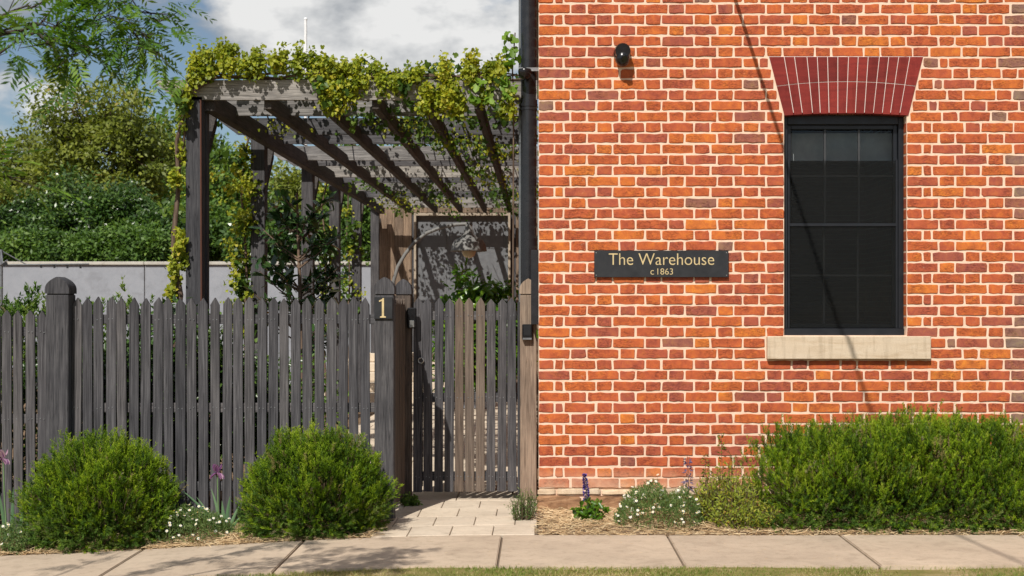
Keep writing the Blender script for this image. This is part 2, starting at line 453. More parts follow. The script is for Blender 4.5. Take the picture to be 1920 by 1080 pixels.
M['rosemary'] = mat_leaf('rosemary_leaves', [(0, (0.022, 0.052, 0.006)), (0.45, (0.13, 0.225, 0.010)), (0.8, (0.27, 0.37, 0.018)), (0.93, (0.30, 0.36, 0.04)), (1, (0.24, 0.20, 0.08))], 0.6, 0.35, 0.12)
M['rosemary_dark'] = mat_leaf('rosemary_darker_leaves', [(0, (0.022, 0.055, 0.010)), (0.5, (0.075, 0.145, 0.022)), (0.88, (0.17, 0.25, 0.04)), (1, (0.24, 0.21, 0.13))], 0.6, 0.3, 0.12)
M['twig'] = mat_plain('twigs', (0.13, 0.09, 0.055), 0.9)
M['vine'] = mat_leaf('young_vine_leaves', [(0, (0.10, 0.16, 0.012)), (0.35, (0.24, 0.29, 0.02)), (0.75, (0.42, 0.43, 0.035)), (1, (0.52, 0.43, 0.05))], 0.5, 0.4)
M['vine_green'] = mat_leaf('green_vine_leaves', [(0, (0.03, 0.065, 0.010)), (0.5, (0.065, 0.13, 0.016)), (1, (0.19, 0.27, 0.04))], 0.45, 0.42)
M['vine_fresh'] = mat_leaf('fresh_vine_leaves', [(0, (0.10, 0.20, 0.02)), (0.5, (0.18, 0.32, 0.035)), (1, (0.30, 0.44, 0.07))], 0.45, 0.45)
M['tree_olive'] = mat_leaf('olive_tree_leaves', [(0, (0.085, 0.115, 0.016)), (0.5, (0.18, 0.215, 0.03)), (0.85, (0.28, 0.30, 0.055)), (1, (0.30, 0.21, 0.06))], 0.5, 0.32)
M['tree_green'] = mat_leaf('mid_green_leaves', [(0, (0.045, 0.095, 0.018)), (0.5, (0.10, 0.185, 0.03)), (1, (0.22, 0.31, 0.055))], 0.5, 0.32)
M['tree_dark'] = mat_leaf('dark_glossy_leaves', [(0, (0.016, 0.042, 0.008)), (0.55, (0.045, 0.10, 0.016)), (1, (0.14, 0.22, 0.035))], 0.32, 0.22, 0.5)
M['feather'] = mat_leaf('feathery_leaflets', [(0, (0.03, 0.08, 0.012)), (0.5, (0.08, 0.18, 0.018)), (1, (0.20, 0.31, 0.03))], 0.5, 0.35)
M['magnolia'] = mat_leaf('magnolia_leaves', [(0, (0.016, 0.045, 0.014)), (0.6, (0.035, 0.08, 0.02)), (1, (0.06, 0.11, 0.03))], 0.22, 0.12, 0.6)
M['magnolia_back'] = mat_leaf('rusty_young_leaves', [(0, (0.20, 0.09, 0.03)), (1, (0.36, 0.20, 0.09))], 0.5, 0.2)
M['citrus'] = mat_leaf('bright_shrub_leaves', [(0, (0.03, 0.09, 0.008)), (0.5, (0.085, 0.19, 0.014)), (1, (0.22, 0.34, 0.03))], 0.3, 0.35, 0.5)
M['herb'] = mat_leaf('herb_leaves', [(0, (0.04, 0.085, 0.022)), (0.5, (0.10, 0.17, 0.04)), (1, (0.22, 0.27, 0.09))], 0.6)
M['mixed'] = mat_leaf('yellowing_leaves', [(0, (0.13, 0.07, 0.04)), (0.2, (0.13, 0.17, 0.025)), (0.6, (0.27, 0.33, 0.03)), (0.88, (0.42, 0.40, 0.05)), (1, (0.48, 0.24, 0.07))], 0.55)
M['iris_leaf'] = mat_leaf('iris_blades', [(0, (0.09, 0.18, 0.09)), (1, (0.18, 0.30, 0.16))], 0.5, 0.25)
M['petal_white'] = mat_leaf('white_petals', [(0, (0.72, 0.72, 0.72)), (1, (0.84, 0.82, 0.80))], 0.7, 0.2)
M['petal_pink'] = mat_leaf('mauve_petals', [(0, (0.10, 0.03, 0.12)), (0.6, (0.25, 0.10, 0.25)), (1, (0.50, 0.34, 0.42))], 0.6, 0.3)
M['petal_blue'] = mat_leaf('violet_florets', [(0, (0.055, 0.035, 0.26)), (1, (0.16, 0.11, 0.50))], 0.6, 0.25)
M['petal_faded'] = mat_leaf('faded_florets', [(0, (0.10, 0.07, 0.14)), (1, (0.22, 0.18, 0.30))], 0.7, 0.2)
M['yellow'] = mat_plain('yellow_flower_eye', (0.75, 0.50, 0.04), 0.8)

# ---------------------------------------------------------------- leaf clouds
TPL = {
 'rhomb': ([(0, 0, 0), (.45, .5, .14), (1, 0, 0), (.45, -.5, .14)], [(0, 1, 2, 3)]),
 'broad': ([(0, 0, 0), (.3, .48, .14), (.74, .36, .08), (1, 0, -.12), (.74, -.36, .08), (.3, -.48, .14)], [(0, 3, 2, 1), (0, 5, 4, 3)]),
 'grape': ([(.1, 0, 0), (-.08, .34, .06), (.28, .55, .10), (.45, .36, .06), (.72, .42, .04), (1, 0, -.14), (.72, -.42, .04), (.45, -.36, .06), (.28, -.55, .10), (-.08, -.34, .06)],
           [(0, 5, 4, 3, 2, 1), (0, 9, 8, 7, 6, 5)]),
 'blade': ([(0, .5, 0), (0, -.5, 0), (.55, -.42, .5), (.55, .42, .5), (1, 0, 2.2)], [(0, 1, 2, 3), (3, 2, 4)]),
 'straw': ([(0, .5, 0), (0, -.5, 0), (1, -.5, 0), (1, .5, 0)], [(0, 1, 2, 3)]),
}
def unit(a): return a / np.maximum(np.linalg.norm(a, axis=-1, keepdims=True), 1e-9)
def leaf_mesh(name, P, D, N, L, W, tint, tpl='rhomb'):
    P = np.asarray(P, float); n = len(P)
    D = unit(np.asarray(D, float)); N = np.asarray(N, float)
    S = unit(np.cross(D, N)); N = np.cross(S, D)
    L = np.broadcast_to(np.asarray(L, float), (n,))[:, None]; W = np.broadcast_to(np.asarray(W, float), (n,))[:, None]
    tv, tf = TPL[tpl]; k = len(tv)
    V = np.empty((n, k, 3))
    for i, (u, v, w) in enumerate(tv): V[:, i] = P + D * L * u + S * W * v + N * W * w
    starts, idx, base = [], [], 0
    counts = [len(f) for f in tf]
    flat = np.concatenate([np.array(f) for f in tf])
    li = (np.arange(n)[:, None] * k + flat[None, :]).ravel().astype(np.int32)
    ls = (np.arange(n)[:, None] * len(flat) + np.concatenate([[0], np.cumsum(counts)[:-1]])[None, :]).ravel().astype(np.int32)
    me = bpy.data.meshes.new(name)
    me.vertices.add(n * k); me.vertices.foreach_set('co', V.ravel().astype(np.float32))
    me.loops.add(len(li)); me.loops.foreach_set('vertex_index', li)
    me.polygons.add(len(ls)); me.polygons.foreach_set('loop_start', ls)
    me.update(calc_edges=True)
    a = me.attributes.new('tint', 'FLOAT', 'FACE')
    t = np.repeat(np.clip(np.broadcast_to(np.asarray(tint, float), (n,)), 0, 1), len(tf))
    a.data.foreach_set('value', t.astype(np.float32))
    return me
def leaves(name, P, D, N, L, W, tint, mat, parent, tpl='rhomb', kind='stuff'):
    o = link(name, leaf_mesh(name, P, D, N, L, W, tint, tpl), mat, parent)
    if kind: o['kind'] = kind
    return o
def rnd_unit(n, r=RNG): return unit(r.normal(size=(n, 3)))

# ================================================================ THE SETTING
def sheet(name, xs, ys, zf, mat):
    v = [(x, y, zf(x, y)) for y in ys for x in xs]; nx = len(xs)
    f = [(j * nx + i, j * nx + i + 1, (j + 1) * nx + i + 1, (j + 1) * nx + i) for j in range(len(ys) - 1) for i in range(nx - 1)]
    me = bpy.data.meshes.new(name); me.from_pydata(v, [], f); me.update()
    return setp(link(name, me, mat), kind='structure')
lin = lambda a, b, n: [a + (b - a) * i / (n - 1) for i in range(n)]
gx = [-400, -120, -40, -16] + lin(-8, 8, 65) + [16, 40, 120, 400]
gy = [-400, -120, -40, -14] + lin(-6, 2, 41) + [6, 14, 40, 120, 400]
sheet('ground', gx, gy, lambda x, y: ground(x, y) - 0.03, M['earth'])
PB, PF = -1.13, -2.29          # back and front edge of the footpath
sheet('lawn', lin(-12, 12, 97), lin(-9, PF + 0.02, 12), lambda x, y: ground(x, y) - 0.02 + 0.008 * math.sin(x * 3.1 + y), M['lawn'])

# footpath of separate concrete slabs
fp = setp(bpy.data.objects.new('footpath', None), kind='structure'); COL.objects.link(fp)
base = MB()
xs = lin(-8, 8, 65)
for a, b in zip(xs, xs[1:]):
    base.add([(a, PF + .01, ground(a) - .02), (b, PF + .01, ground(b) - .02), (b, PB - .01, ground(b) - .02), (a, PB - .01, ground(a) - .02)], [(0, 1, 2, 3)])
base.build('joint_bed', M['joint'], fp)
jx = [-7.6, -6.4, -5.2, -3.95, -2.77, -1.645, -0.255, 0.90, 2.11, 3.36, 4.6, 5.8, 7.0]
for a, b in zip(jx, jx[1:]):
    sk = random.uniform(-.012, .012)
    m = 9; bm = bmesh.new(); rows = []
    a2, b2 = a + .008, b - .008
    dz = random.uniform(-.002, .002)
    for yy, in ((PF,), (PB,)):
        rows.append([bm.verts.new((x, yy + random.uniform(-.004, .004), ground(x) + dz)) for x in lin(a2, b2, m)])
    low = [[bm.verts.new((q.co.x, q.co.y, q.co.z - .07)) for q in r] for r in rows]
    for i in range(m - 1):
        bm.faces.new((rows[0][i], rows[0][i + 1], rows[1][i + 1], rows[1][i]))
        bm.faces.new((low[0][i], low[0][i + 1], rows[0][i + 1], rows[0][i]))
        bm.faces.new((rows[1][i], rows[1][i + 1], low[1][i + 1], low[1][i]))
    bm.faces.new((rows[0][0], rows[1][0], low[1][0], low[0][0])); bm.faces.new((low[0][-1], low[1][-1], rows[1][-1], rows[0][-1]))
    bmesh.ops.recalc_face_normals(bm, faces=bm.faces)
    ed = [e for e in bm.edges if len(e.link_faces) == 2 and e.calc_face_angle(0) > 1.0 and abs(e.verts[0].co.z - ground(e.verts[0].co.x)) < .01]
    bmesh.ops.bevel(bm, geom=ed, offset=.006, segments=2, affect='EDGES')
    me = bpy.data.meshes.new('slab'); bm.to_mesh(me); bm.free()
    link('slab', me, M['concrete'], fp)

# entry path and yard paving: every paver a piece
def paving(name, x0, x1, y0, y1, w, dpt, zf, mat, lx=lambda y: -99):
    st = setp(bpy.data.objects.new(name, None), kind='structure'); COL.objects.link(st)
    b = MB(); b.add([(x, y, zf(x, y) - .012) for x, y in ((x0, y0), (x1, y0), (x1, y1), (x0, y1))], [(0, 1, 2, 3)])
    b.build('joint_bed', M['joint'], st)
    y, r = y0, 0
    while y < y1 - .05:
        ye = min(y + dpt, y1); x = x0 - (w / 2 if r % 2 else 0) - w * .15
        while x < x1 - .02:
            a, c = max(x, x0), min(x + w, x1)
            if c - a > .05:
                g = .0028; dz = random.uniform(-.0015, .0015)
                m = MB(); m.box(a + g, c - g, y + g, ye - g, -.04, 0, .004)
                m.v = [(p[0], p[1], p[2] + zf(p[0], p[1]) + dz) for p in m.v]
                m.build('paver', mat, st)
            x += w
        y = ye; r += 1
    return st
paving('entry_path', -1.18, -0.01, PB + .004, 0.62, .30, .437, lambda x, y: ground(x, y) + .002, M['paver'])
paving('yard_paving', -2.45, -0.02, 0.63, 13.3, .62, .62, lambda x, y: .001, M['paver'])

# ================================================================ BRICK BUILDING
WX0, WX1, WZ0, WZ1 = 1.917, 2.875, 1.379, 3.09        # window opening
BW, BH, TH = 6.0, 5.3, 0.28
ATL, ATR, ABL, ABR, AZ1, AZ0 = 1.796, 3.004, 1.917, 2.888, 3.554, 3.092   # flat arch outline
bld = empty('brick_building', (0, 0, 0), 'old red and orange brick building with a black sash window and stone sill', 'building')
m = MB()
m.box(0, WX0, 0, TH, .185, BH); m.box(WX1, BW, 0, TH, .185, BH)
m.box(WX0, WX1, 0, TH, .185, WZ0 - .004); m.box(WX0, WX1, .09, TH, WZ1 + .02, AZ1 - .01); m.box(WX0, WX1, 0, TH, AZ1 - .008, BH)
wall = m.build('wall', M['mortar'], bld)
m = MB(); m.box(0.002, .28, TH, 14, -.02, BH); m.box(BW - .28, BW, TH, 14, -.02, BH); m.box(.28, BW - .28, 13.7, 14, -.02, BH)
m.build('side_wall', M['brick_side'], bld)
m = MB(); m.box(-.14, BW + .14, -.16, 14.1, BH, BH + .1, .01); m.build('roof', M['galv'], bld)
m = MB(); m.box(.28, BW - .28, TH, 13.7, .05, .12); m.build('inner_floor', M['joint'], bld)

def brick_geo(x0, x1, z0, z1, rng):
    """irregular hand-made brick standing a few mm proud of the joint"""
    L = x1 - x0
    c = lambda: rng.uniform(.002, .008) if rng.random() < .8 else rng.uniform(.008, .016)
    j = lambda: rng.uniform(-.0034, .0034)
    n = 5 if L > .17 else (3 if L > .08 else 2)
    pts = []
    pts += [(x0 + c(), z0 + j())] + [(x0 + L * k / n, z0 + j()) for k in range(1, n)] + [(x1 - c(), z0 + j())]
    pts += [(x1 + j(), z0 + c()), (x1 + j(), z1 - c())]
    pts += [(x1 - c(), z1 + j())] + [(x1 - L * k / n, z1 + j()) for k in range(1, n)] + [(x0 + c(), z1 + j())]
    pts += [(x0 + j(), z1 - c()), (x0 + j(), z0 + c())]
    cx, cz = (x0 + x1) / 2, (z0 + z1) / 2
    k = len(pts); yf = -rng.uniform(.003, .0085); tx, tz = rng.uniform(-.012, .012), rng.uniform(-.03, .03)
    ins = .0035
    fr = []
    for x, z in pts:
        dx, dz = cx - x, cz - z
        fr.append((x + math.copysign(min(ins, abs(dx)), dx), yf + tx * (x - cx) + tz * (z - cz), z + math.copysign(min(ins, abs(dz)), dz)))
    ou = [(x, yf + .0035 + tx * (x - cx) + tz * (z - cz), z) for x, z in pts]
    bk = [(x, .012, z) for x, z in pts]
    v = fr + ou + bk
    f = [tuple(range(k))]
    for r in (0, 1):
        f += [(r * k + (i + 1) % k, r * k + i, (r + 1) * k + i, (r + 1) * k + (i + 1) % k) for i in range(k)]
    return v, f

ROW, BRH, Z0 = .0842, .0690, .187
S_, H_, Q_, J_ = .2385, .1125, .057, .0155
def course(kind, x0, x1):
    """Flemish bond from a corner at x0; returns brick spans clipped to x1"""
    seq = [S_, H_] if kind == 0 else [H_, Q_, S_]
    out, x, i = [], x0, 0
    while x < x1 - .02:
        if kind == 0: w = (S_, H_)[i % 2]
        else: w = (H_, Q_)[i] if i < 2 else (S_, H_)[i % 2]
        e = min(x + w, x1)
        if e > x1 - .03 and e < x1: e = x1
        if e - x < .035 and out: out[-1] = (out[-1][0], e)
        else: out.append((x, e))
        x = e + J_; i += 1
    return out
SX0, SX1, SZ0, SZ1 = 1.779, 3.052, 1.190, 1.370                            # sill
rb = random.Random(11)
allb = []
nrow = int((BH - Z0) / ROW)
for r in range(nrow):
    z0 = Z0 + r * ROW; z1 = z0 + BRH; zc = (z0 + z1) / 2
    kind = r % 2
    if z1 > AZ0 - .005 and z0 < AZ1 + .004:
        t = (zc - AZ0) / (AZ1 - AZ0); t = min(1, max(0, t))
        xl, xr = ABL + (ATL - ABL) * t - .016, ABR + (ATR - ABR) * t + .016
        if zc > AZ1: xl = xr = None
    elif z1 > SZ1 - .01 and z0 < WZ1: xl, xr = WX0 - .004, WX1 + .004
    elif z1 > SZ0 - .002 and z0 < SZ1: xl, xr = SX0 - .014, SX1 + .014
    else: xl = xr = None
    if xl is None: spans = course(kind, .002, BW)
    else: spans = course(kind, .002, xl) + [s for s in course(kind, xr, BW)]
    if z1 > BH - .02: continue
    for a, b in spans:
        zz0, zz1 = z0 + rb.uniform(-.0015, .0015), z1 + rb.uniform(-.0015, .0015)
        if xl is None and z0 < SZ0 and z1 > SZ0 - .012 and a < SX1 and b > SX0: zz1 = min(zz1, SZ0 - .012)
        if zz1 - zz0 < .02: continue
        u = rb.random()
        tint = .08 + .76 * (.5 * u + .5 * rb.random())
        if rb.random() < .13: tint = rb.uniform(0, .15)
        if rb.random() < .10: tint = rb.uniform(.70, .88)
        if rb.random() < .015: tint = rb.uniform(.88, .97)
        if a > 3.52 and b < 4.1 and (b - a) > .05 and rb.random() < .55: tint = rb.uniform(.9, 1)
        if 2.9 < a < 3.5 and zc > 3.5 and rb.random() < .12: tint = rb.uniform(.93, 1)
        allb.append((a, b, zz0, zz1, tint))
def shows(b):
    a, c, z0, z1, t = b
    if c > 3.78 or z1 > 3.98 or z0 < .22: return 0
    if c > 1.5 and z1 < 0.86: return 0
    if a < 1.48 and c > .43 and z1 > 1.83 and z0 < 2.04: return 0
    return (c - a) * (z1 - z0) + 1e-5 * rb.random()
order = sorted(allb, key=shows, reverse=True)
near, rest = order[:300], order[300:]
def tinted(me, val):
    a = me.attributes.new('tint', 'FLOAT', 'FACE'); a.data.foreach_set('value', np.asarray(val, np.float32))
for a, b, z0, z1, t in near:
    v, f = brick_geo(a, b, z0, z1, rb)
    me = bpy.data.meshes.new('brick'); me.from_pydata(v, [], f); me.update(); tinted(me, [t] * len(f))
    link('brick', me, M['brick'], wall)
mb = MB(); tv = []
for a, b, z0, z1, t in rest:
    v, f = brick_geo(a, b, z0, z1, rb); mb.add(v, f); tv += [t] * len(f)
me = mb.mesh('brick_courses'); tinted(me, tv)
setp(link('brick_courses', me, M['brick'], wall), kind='stuff')

# brick returns inside the window opening
mb = MB(); tv = []
for r_ in range(nrow):
    z0 = Z0 + r_ * ROW; z1 = z0 + BRH
    if z0 < WZ0 - .01 or z1 > WZ1: continue
    for xa, xb in ((WX0 - .05, WX0 + .0025), (WX1 - .0025, WX1 + .05)):
        k0 = len(mb.f); mb.box(xa, xb, .012, .0835, z0 + rb.uniform(-.002, .002), z1 + rb.uniform(-.002, .002), .002)
        tv += [rb.uniform(.2, .8)] * (len(mb.f) - k0)
me = mb.mesh('jamb_bricks'); tinted(me, tv)
setp(link('jamb_bricks', me, M['brick'], wall), kind='stuff')

# plinth: thin pale slips over rough sandstone blocks
m = MB(); m.box(.004, BW, .012, TH, -.25, .184); pl = m.build('plinth', M['mortar'], bld)
rp = random.Random(5)
def rough_block(x0, x1, y0, y1, z0, z1, amp, rng):
    bm = bmesh.new(); bmesh.ops.create_cube(bm, size=1)
    for q in bm.verts: q.co = ((x0 + x1) / 2 + q.co.x * (x1 - x0), (y0 + y1) / 2 + q.co.y * (y1 - y0), (z0 + z1) / 2 + q.co.z * (z1 - z0))
    bmesh.ops.bevel(bm, geom=list(bm.edges), offset=min(.012, (z1 - z0) * .2), segments=2, affect='EDGES')
    bmesh.ops.subdivide_edges(bm, edges=[e for e in bm.edges if e.calc_length() > .06], cuts=3, use_grid_fill=True)
    s = rng.uniform(0, 50)
    for q in bm.verts:
        n = mnoise.noise_vector(Vector(q.co) * 14 + Vector((s, s, 0)))
        q.co += n * amp
    return bm
x = -.012
for w in (.15, .22, .13, .27, .18, .24, .3, .2, .26, .22, .3, .25, .28, .3, .3, .3, .3, .3, .3):
    bm = rough_block(x + .006, x + w - .006, -.010, .03, .128, .178 + rp.uniform(-.006, .004), .006, rp)
    me = bpy.data.meshes.new('stone_slip'); bm.to_mesh(me); bm.free(); link('stone_slip', me, M['slip'], pl); x += w
x = -.02
for w in (.36, .42, .5, .46, .55, .5, .6, .55, .6, .6):
    bm = rough_block(x + .006, x + w - .006, -.035, .03, -.2, .120, .020, rp)
    me = bpy.data.meshes.new('foundation_stone'); bm.to_mesh(me); bm.free(); link('foundation_stone', me, M['plinth'], pl); x += w

# flat arch of gauged red bricks with white putty joints
m = MB(); m.prism([(ABL + .002, AZ0 + .024), (ABR - .002, AZ0 + .024), (ATR, AZ1), (ATL, AZ1)], -.0045, .2)
arch = m.build('flat_arch', M['putty'], bld)
tb = [75, 180, 250, 335, 405, 475, 545, 618, 684, 752, 828, 892, 960, 1035, 1127]
bb = [170, 238, 298, 368, 420, 480, 540, 598, 660, 722, 783, 845, 900, 965, 1028]
tx = [ATL + (t - 75) / (1127 - 75) * (ATR - ATL) for t in tb]
bx = [ABL + (t - 170) / (1028 - 170) * (ABR - ABL) for t in bb]
bx[0] = ABL; bx[-1] = ABR
def camber(x): u = (x - 2.40) / .5; return .018 * (1 - u * u)
def midz(x): u = (x - 2.40) / .55; return 3.322 + .036 * (1 - u * u)
g = .0028
for i in range(14):
    for tier in (0, 1):
        def at(fr, side):
            xx = (bx[i + side] + (tx[i + side] - bx[i + side]) * fr) + (g if side == 0 else -g); return xx
        pts = []
        for side, lohi in ((0, 0), (1, 0), (1, 1), (0, 1)):
            fr = (0 if lohi == 0 else .5) if tier == 0 else (.5 if lohi == 0 else 1)
            xx = at(fr, side)
            z = (AZ0 + camber(xx)) if fr == 0 else ((midz(xx) + (-g if lohi else g)) if fr == .5 else AZ1 - .004)
            xx = at((z - AZ0) / (AZ1 - AZ0), side)
            pts.append((xx, z))
        q = MB(); q.prism(pts, -.0075 - random.uniform(0, .001), .01 if tier else .084)
        q.build('voussoir', M['voussoir'], arch)
m = MB(); m.box(SX0, SX1, -.055, .12, SZ0, SZ1, .006); m.build('window_sill', M['sill'], bld)

# window: painted timber box frame, two six-pane sashes, fly screen, blind
FY = .085
m = MB()
FT = .042
m.box(WX0 + .001, WX0 + FT, FY, FY + .12, WZ0 + .05, WZ1 + .018, .003); m.box(WX1 - FT, WX1 - .001, FY, FY + .12, WZ0 + .05, WZ1 + .018, .003)
m.box(WX0 + FT, WX1 - FT, FY + .002, FY + .118, WZ1 - .055, WZ1 + .017, .003)
m.box(WX0 + .001, WX1 - .001, FY - .02, FY + .12, WZ0 - .008, WZ0 + .05, .004)
win = m.build('window', M['frame'], bld)
IX0, IX1 = WX0 + FT, WX1 - FT
MZ = 2.245
def sash(z0, z1, y, rows):
    s = MB(); w = .034
    s.box(IX0 + .002, IX0 + w, y, y + .035, z0, z1, .003); s.box(IX1 - w, IX1 - .002, y, y + .035, z0, z1, .003)
    s.box(IX0 + w, IX1 - w, y + .001, y + .034, z1 - w, z1 - .001, .003); s.box(IX0 + w, IX1 - w, y + .001, y + .034, z0 + .001, z0 + w, .003)
    s.build('sash', M['frame'], win)
    a0, a1, c0, c1 = IX0 + w, IX1 - w, z0 + w, z1 - w
    cols = lin(a0, a1, 4); rws = lin(c0, c1, rows + 1)
    for xx in cols[1:-1]:
        b = MB(); b.box(xx - .008, xx + .008, y + .006, y + .028, c0, c1, .002); b.build('glazing_bar', M['barpaint'], win)
    for zz in rws[1:-1]:
        b = MB(); b.box(a0, a1, y + .0075, y + .0265, zz - .008, zz + .008, .002); b.build('glazing_bar', M['barpaint'], win)
    for i in range(3):
        for j in range(rows):
            b = MB(); b.add([(cols[i] + .0085, y + .017, rws[j] + .0085), (cols[i + 1] - .0085, y + .017, rws[j] + .0085), (cols[i + 1] - .0085, y + .017, rws[j + 1] - .0085), (cols[i] + .0085, y + .017, rws[j + 1] - .0085)], [(0, 1, 2, 3)])
            b.build('pane', M['glass'], win)
sash(MZ - .018, WZ1 - .056, FY + .03, 2)
sash(WZ0 + .051, MZ + .018, FY + .068, 2)
b = MB(); b.box(IX0 + .004, IX1 - .004, FY + .012, FY + .0135, WZ0 + .055, 2.75); b.build('fly_screen', M['screen'], win)
b = MB()
b.box(IX0 + .003, IX1 - .003, FY + .006, FY + .022, MZ - .012, MZ + .012, .002)
b.box(IX0 + .003, IX0 + .02, FY + .007, FY + .021, WZ0 + .052, 2.76, .002); b.box(IX1 - .02, IX1 - .003, FY + .007, FY + .021, WZ0 + .052, 2.76, .002)
b.build('screen_frame', M['frame'], win)
b = MB(); b.box(IX0 - .02, IX1 + .02, FY + .16, FY + .165, 2.765, 2.985); b.build('roller_blind', M['blind'], win)

# downpipe on the side wall
PX, PY, PR = -.086, .92, .068
m = MB(); m.tube([(PX, PY, .03), (PX, PY, BH - .02)], PR, 24); dp = m.build('downpipe', M['pipe'], bld)
m = MB(); m.tube([(PX, PY, 3.26), (PX, PY, 3.345)], PR + .004, 24); m.tube([(PX, PY, 3.29), (PX, PY, 3.315)], PR + .009, 24); m.build('pipe_collar', M['pipe'], dp)
m = MB(); m.box(PX - PR - .012, .004, PY - PR - .014, PY - PR - .002, 3.58, 3.612, .002); m.build('pipe_bracket', M['steel'], dp)
m = MB(); m.tube([(PX - .062, PY + .03, .03), (PX - .062, PY + .03, BH - .02)], .022, 12); m.build('cable_conduit', M['galv'], dp)
m = MB(); m.box(-.062, .002, .40, .62, 1.455, 2.06, .004); m.build('duct_cover', M['pipe'], bld)

# ================================================================ THINGS ON THE WALL
sg = empty('sign_board', (.956, 0, 1.829), 'charcoal sign board with gold lettering The Warehouse c 1863 on the brick wall', 'sign')
m = MB(); m.box(.433, 1.479, -.032, -.012, 1.829, 2.037, .002); m.build('board', M['signface'], sg)
for sx in (.47, 1.44):
    m = MB(); m.box(sx - .015, sx + .015, -.012, .0, 1.85, 2.015); m.build('stand_off', M['black'], sg)
for sx in (.448, 1.464):
    for sz in (1.845, 2.021):
        m = MB(); m.tube([(sx, -.0335, sz), (sx, -.031, sz)], .004, 8); m.build('screw', M['steel'], sg)
def text(body, x0, x1, z0, h, y, ext, mat, parent, name):
    cu = bpy.data.curves.new(name, 'FONT'); cu.body = body; cu.size = 1; cu.extrude = .01; cu.offset = -.008
    ob = bpy.data.objects.new(name, cu); COL.objects.link(ob)
    bpy.context.view_layer.update()
    me = bpy.data.meshes.new_from_object(ob.evaluated_get(bpy.context.evaluated_depsgraph_get()))
    bpy.data.objects.remove(ob)
    co = np.empty(len(me.vertices) * 3, np.float32); me.vertices.foreach_get('co', co); co = co.reshape(-1, 3)
    lo, hi = co.min(0), co.max(0)
    base = 0.0; cap = hi[1]
    out = np.empty_like(co)
    out[:, 0] = x0 + (co[:, 0] - lo[0]) / (hi[0] - lo[0]) * (x1 - x0)
    out[:, 2] = z0 + (co[:, 1] - base) / (cap - base) * h
    out[:, 1] = y - (co[:, 2] - lo[2]) / (hi[2] - lo[2]) * ext
    me.vertices.foreach_set('co', out.ravel()); me.update()
    return link(name, me, mat, parent)
text('The Warehouse', px(1141, 11), px(1338, 11), pz(497, 11), .090, -.0322, .002, M['gold'], sg, 'lettering')
text('c', px(1219, 11), px(1225.5, 11), pz(515, 11), .034, -.0322, .002, M['gold'], sg, 'lettering')
text('1863', px(1232, 11), px(1261, 11), pz(515, 11), .048, -.0322, .002, M['gold'], sg, 'lettering')

def dome_camera(x, y, z, label, ball=.05):
    o = empty('security_camera', (x, y, z), label, 'security camera', 'dome security cameras')
    bm = MB()   # turret housing: round base on the wall with a ball hanging forward of it
    bm.tube([(x, y, z + .045), (x, y - .035, z + .045), (x, y - .05, z + .04)], [.066, .066, .056], 24)
    bm.build('base', M['plastic'], o)
    b2 = MB(); b2.lathe((x, y - .085, z - .005), [(ball * 1.12 * math.sin(a), -ball * 1.3 * math.cos(a)) for a in lin(.01, 2.2, 12)], 24)
    b2.tube([(x, y - .03, z + .055), (x, y - .09, z + .05), (x, y - .13, z + .045)], [.06, .064, .058], 24)
    b2.build('housing', M['plastic'], o)
    b3 = MB(); b3.tube([(x + .012, y - .135, z - .012), (x + .014, y - .158, z - .02)], [.026, .022], 16); b3.build('lens', M['gloss'], o)
    return o
dome_camera(px(1166, 11), -.006, pz(112, 11), 'black dome security camera on the brick wall above the sign')
sc = empty('security_camera', (-.10, PY - PR - .02, 3.55), 'black dome security camera under the bracket of the downpipe', 'security camera', 'dome security cameras')
m = MB(); m.lathe((px(984, 11.8), PY - PR - .075, 3.56), [(.001, -.062), (.03, -.055), (.05, -.03), (.056, 0), (.056, .02), (.05, .028), (.001, .028)], 24); m.build('housing', M['plastic'], sc)
m = MB(); m.box(px(984, 11.8) - .015, px(984, 11.8) + .015, PY - PR - .08, PY - PR - .003, 3.588, 3.60); m.build('arm', M['plastic'], sc)

# overhead service cable from the wall to the street pole behind the camera
cb = empty('service_cable', (1.38, -.02, 4.42), 'black overhead service cable anchored high on the brick wall', 'cable')
cp = []
for i in range(25):
    t = i / 24; y = -.03 - 13.9 * t
    cp.append((1.40 - .20 * t, y, 4.42 + 3.5 * t - .55 * math.sin(math.pi * t) * .9))
m = MB(); m.tube(cp, .0145, 8); m.build('cable', M['plastic'], cb)
m = MB(); m.tube([(1.40, .0, 4.42), (1.40, -.05, 4.42)], .03, 10); m.build('wall_anchor', M['galv'], cb)
ppole = empty('power_pole', (1.2, -14.05, 0), 'timber power pole across the street carrying the service cable', 'pole')
m = MB(); m.tube([(1.2, -14.05, -.3), (1.2, -14.05, 8.3)], [.15, .11], 14); m.build('pole', M['wood_post'], ppole)
m = MB(); m.box(.3, 2.1, -14.22, -14.16, 7.85, 7.95, .005); m.build('cross_arm', M['wood_post'], ppole)

# ================================================================ FENCE AND GATE
def picket_mesh(w, h, th=.019, seed=0):
    r = random.Random(seed)
    m = MB(); j = lambda a=.0015: r.uniform(-a, a)
    tip = .031
    pts = [(-w / 2 + j(), 0), (w / 2 + j(), 0), (w / 2 + j(), h * .5), (w / 2 + j(.001), h - tip + j(.003)), (.003 + j(), h + j(.004)), (-.003 + j(), h - .001 + j(.002)), (-w / 2 + j(.001), h - tip + j(.003)), (-w / 2 + j(), h * .5)]
    m.prism(pts, -th / 2, th / 2)
    bm = bmesh.new(); me = m.mesh('picket'); bm.from_mesh(me); bpy.data.meshes.remove(me)
    bmesh.ops.bevel(bm, geom=[e for e in bm.edges], offset=.002, segments=1, affect='EDGES')
    me = bpy.data.meshes.new('picket'); bm.to_mesh(me); bm.free()
    return me
PICK = [picket_mesh(.069 + .002 * (i % 3), 1.0, seed=i) for i in range(7)]
